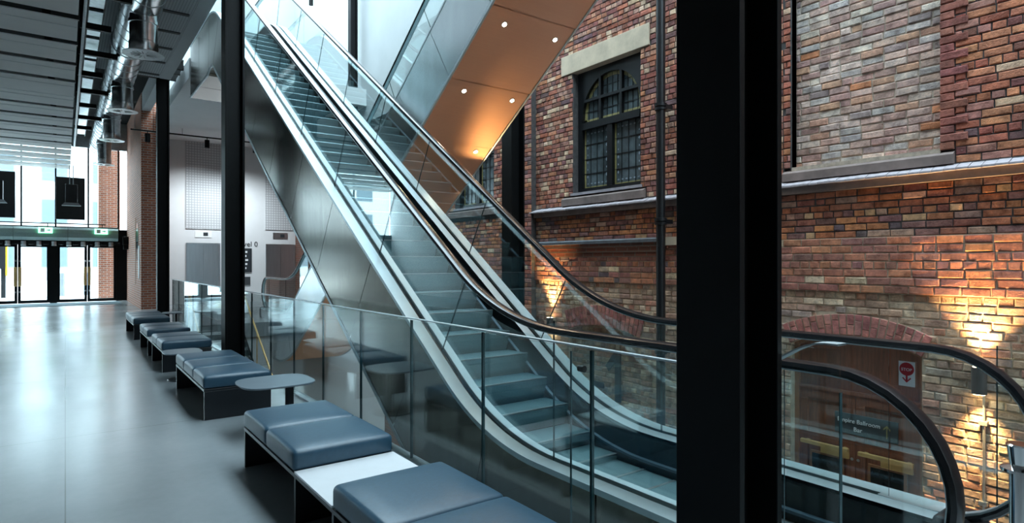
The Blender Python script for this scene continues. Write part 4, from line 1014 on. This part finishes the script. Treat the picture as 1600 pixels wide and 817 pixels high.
# cap rail: flat steel strip, rising in an S over the last pane
cap = [(16.9, ZR), (1.62, ZR), (1.5, ZR), (1.40, ZR + 0.004), (1.33, ZR + 0.016), (1.27, ZR + 0.036), (1.22, ZR + 0.06), (1.17, ZR + 0.09), (1.13, ZR + 0.115), (1.09, ZR + 0.135), (1.055, ZR + 0.146), (1.02, ZR + 0.15), (0.975, ZR + 0.15)]
mb = MB(); rows = []
for (d, e) in ((-0.013, 0), (0.013, 0), (0.013, 0.008), (-0.013, 0.008), (-0.013, 0)): rows.append([(SB + d, y, z + e) for y, z in cap[:4]])
mb.strip(rows); part(bal, 'cap_rail', mb, 'deck_steel', smooth='auto')
mb = MB(); rows = []
for (d, e) in ((-1, 0), (1, 0), (1, 0.006), (-1, 0.006), (-1, 0)): rows.append([(SB + d * (0.013 + 0.017 * min(1, i / 3)), y, z + e) for i, (y, z) in enumerate(cap[3:])])
mb.strip(rows); part(bal, 'rail_bend', mb, 'deck_steel', smooth='auto')
# short balustrade on the far edge of the landing
lb = thing('landing_balustrade', 'clear glass balustrade at the right edge of the escalator landing', 'balustrade', (3.91, 0, 0))
for a, b in ((-2.9, -1.6), (-1.58, -0.28), (-0.26, 1.04)):
    g = part(lb, 'glass_panel', MB().box(3.902, 3.918, a + 0.006, b - 0.006, 0.012, 1.06), 'clear_glass')
    part(g, 'panel_edge', MB().box(3.9015, 3.9185, b - 0.007, b - 0.004, 0.012, 1.06), 'glass_edge')
part(lb, 'base_channel', MB().box(3.88, 3.94, -2.9, 1.04, 0, 0.02), 'galvanised')
# deflector pane beside the escalator
yd, _ = on_s(907, 560, 2.2); 
gp = thing('guard_pane', 'narrow clear guard pane with round black fixing between balustrade and escalator', 'glass pane', (2.2, yd, 0))
part(gp, 'pane', MB().box(2.135, 2.29, yd - 0.005, yd + 0.005, 0.0, 1.03), 'clear_glass'); part(gp, 'fixing', MB().tube([(2.21, yd - 0.02, 0.93), (2.21, yd + 0.02, 0.93)], 0.018, 14), 'steel_black')
part(gp, 'pane_edge', MB().box(2.130, 2.135, yd - 0.005, yd + 0.005, 0.0, 1.03), 'glass_edge')

# ================================================================= BENCHES
def cushion(x0, x1, y0, y1, z0, z1, r=0.03, crown=0.014):
    cx, cy_, cz = (x0 + x1) / 2, (y0 + y1) / 2, (z0 + z1) / 2; hx, hy, hz = (x1 - x0) / 2, (y1 - y0) / 2, (z1 - z0) / 2
    def axis(h, m): return [-h + r * q for q in (0, 0.25, 0.6, 1)] + [(-h + r) + (2 * h - 2 * r) * i / m for i in range(1, m)] + [h - r * q for q in (1, 0.6, 0.25, 0)]
    ax = [axis(hx, 6), axis(hy, 6), axis(hz, 2)]; vid = {}; mb = MB(); vs = []
    def vert(i, j, k):
        key = (i, j, k)
        if key not in vid:
            p = Vector((ax[0][i], ax[1][j], ax[2][k])); q = Vector((max(-hx + r, min(hx - r, p.x)), max(-hy + r, min(hy - r, p.y)), max(-hz + r, min(hz - r, p.z))))
            d = p - q
            if d.length > 1e-6: p = q + d.normalized() * r
            if p.z > 0: p.z += crown * (1 - (p.x / hx) ** 4) * (1 - (p.y / hy) ** 4)
            vid[key] = len(vs); vs.append((p.x + cx, p.y + cy_, p.z + cz))
        return vid[key]
    N = [len(a) - 1 for a in ax]; fs = []
    for i in range(N[0]):
        for j in range(N[1]):
            fs += [(vert(i, j, N[2]), vert(i + 1, j, N[2]), vert(i + 1, j + 1, N[2]), vert(i, j + 1, N[2])), (vert(i, j, 0), vert(i, j + 1, 0), vert(i + 1, j + 1, 0), vert(i + 1, j, 0))]
    for i in range(N[0]):
        for k in range(N[2]):
            fs += [(vert(i, 0, k), vert(i + 1, 0, k), vert(i + 1, 0, k + 1), vert(i, 0, k + 1)), (vert(i, N[1], k), vert(i, N[1], k + 1), vert(i + 1, N[1], k + 1), vert(i + 1, N[1], k))]
    for j in range(N[1]):
        for k in range(N[2]):
            fs += [(vert(0, j, k), vert(0, j, k + 1), vert(0, j + 1, k + 1), vert(0, j + 1, k)), (vert(N[0], j, k), vert(N[0], j + 1, k), vert(N[0], j + 1, k + 1), vert(N[0], j, k + 1))]
    return mb.add(vs, fs)
BX0, BX1 = 1.045, 1.665
def bench(y0, mods, pitch, label):
    n = len(mods); y1 = y0 + n * pitch
    t = thing('bench', label, 'bench', ((BX0 + BX1) / 2, (y0 + y1) / 2, 0), 'benches along the balustrade')
    part(t, 'seat_board', MB().box(BX0 + 0.004, BX1 - 0.004, y0 + 0.004, y1 - 0.004, 0.268, 0.292), 'bench_black', bevel=0.003)
    for y in [y0 + 0.004, y1 - 0.03] + ([y0 + 2 * pitch - 0.013, y0 + 3 * pitch - 0.013] if n == 5 else []):
        part(t, 'leg_panel', MB().box(BX0 + 0.008, BX1 - 0.008, y, y + 0.026, 0, 0.268), 'bench_black', bevel=0.002)
    for i, m_ in enumerate(mods):
        a, b = y0 + i * pitch, y0 + (i + 1) * pitch
        if m_ == 'c': part(t, 'cushion', cushion(BX0, BX1, a + 0.003, b - 0.003, 0.292, 0.412), 'leather', smooth=True)
        else: part(t, 'table_insert', MB().box(BX0 + 0.004, BX1 - 0.004, a + 0.002, b - 0.002, 0.292, 0.304), 'table_white', label='white tabletop insert')
bench(1.69, 'cctcc', 0.607, 'nearest dark blue leather bench with a white table insert in the middle')
bench(6.30, 'ccc', 0.598, 'three-cushion dark leather bench in front of the black column')
bench(9.36, 'cctcc', 0.603, 'long dark leather bench of two cushion pairs, third from the camera')
bench(13.58, 'ccc', 0.61, 'farthest dark leather bench, beside the new brick pier')
def side_table(cx, cy_, wx, wy, z, label, leg):
    t = thing('side_table', label, 'side table', (cx, cy_, 0), 'side tables between the benches')
    pts = []
    for i in range(40):
        a = 2 * math.pi * i / 40; c, s = math.cos(a), math.sin(a); e = 0.55
        pts.append((cx + wx / 2 * math.copysign(abs(c) ** e, c), cy_ + wy / 2 * math.copysign(abs(s) ** e, s)))
    part(t, 'table_top', MB().prism(pts, 'z', z - 0.016, z), 'table_grey', bevel=0.004)
    lx = cx + leg
    part(t, 'stem', MB().box(lx - 0.02, lx + 0.02, cy_ - 0.06, cy_ + 0.06, 0.012, z - 0.016), 'bench_black')
    part(t, 'base_disc', MB().lathe((lx - leg * 0.5, cy_), [(0.2, 0), (0.2, 0.008), (0.19, 0.012), (0, 0.013)], 28), 'bench_black')
side_table(1.50, 5.56, 0.62, 0.58, 0.443, 'rounded grey side table between the nearest bench and the three-cushion bench', 0.12)
side_table(1.20, 8.70, 0.44, 0.5, 0.36, 'small low round-cornered table in the gap behind the three-cushion bench', 0.06)
side_table(1.80, 14.35, 0.36, 0.5, 0.44, 'thin dark side table beside the farthest bench', 0.06)

# ================================================================= CHROME BARRIER POST AT THE RIGHT
bx, by = 2.09, 0.50
bp = thing('barrier_post', 'polished chrome barrier post with flared head at the right edge', 'barrier post', (bx, by, 0))
part(bp, 'base', MB().lathe((bx, by), [(0.14, 0), (0.14, 0.012), (0.12, 0.022), (0.03, 0.03)], 32), 'chrome', smooth='auto')
part(bp, 'tube', MB().cyl((bx, by), 0.026, 0.02, 0.93, 24), 'chrome', smooth='auto')
part(bp, 'collar', MB().lathe((bx, by), [(0.027, 0.925), (0.046, 0.93), (0.046, 0.938), (0.027, 0.945)], 28), 'chrome', smooth='auto')
part(bp, 'head', MB().lathe((bx, by), [(0.024, 0.94), (0.027, 0.96), (0.032, 1.0), (0.034, 1.0), (0.030, 1.004), (0, 1.004)], 28), 'chrome', smooth='auto')

# ================================================================= STAIR DOWN TO THE LOWER LEVEL
sr = thing('staircase', 'stair with pale treads going down beside the void, brass handrail', 'staircase', (2.8, 15.7, -3.8))
ns = 22
for k in range(ns):
    y = 15.7 - 0.27 * (k + 1); z = -0.17 * (k + 1)
    part(sr, 'tread', MB().box(2.3, 3.35, y, y + 0.30, z - 0.04, z), 'table_white')
    part(sr, 'riser', MB().box(2.3, 3.35, y + 0.28, y + 0.30, z, z + 0.13), 'steel_black')
part(sr, 'side_wall', MB().prism([(15.7, -0.3), (15.7, 0.12), (15.7 - 0.27 * ns, -0.17 * ns + 0.12), (15.7 - 0.27 * ns, -0.17 * ns - 0.2)], 'x', 3.36, 3.40), 'dark_pane')
part(sr, 'handrail', MB().tube([(3.42, 15.9, 0.9), (3.42, 15.6, 0.86), (3.42, 9.8, -2.85)], 0.02, 10), 'brass')
part(sr, 'handrail', MB().tube([(2.27, 15.9, 0.9), (2.27, 15.6, 0.86), (2.27, 9.8, -2.85)], 0.02, 10), 'brass')
for k in range(5):
    y = 15.5 - k * 1.35; z = 0.86 - (15.6 - y) * 0.64
    for x in (2.27, 3.42): part(sr, 'baluster', MB().box(x - 0.01, x + 0.01, y - 0.01, y + 0.01, z - 0.95, z), 'brass')
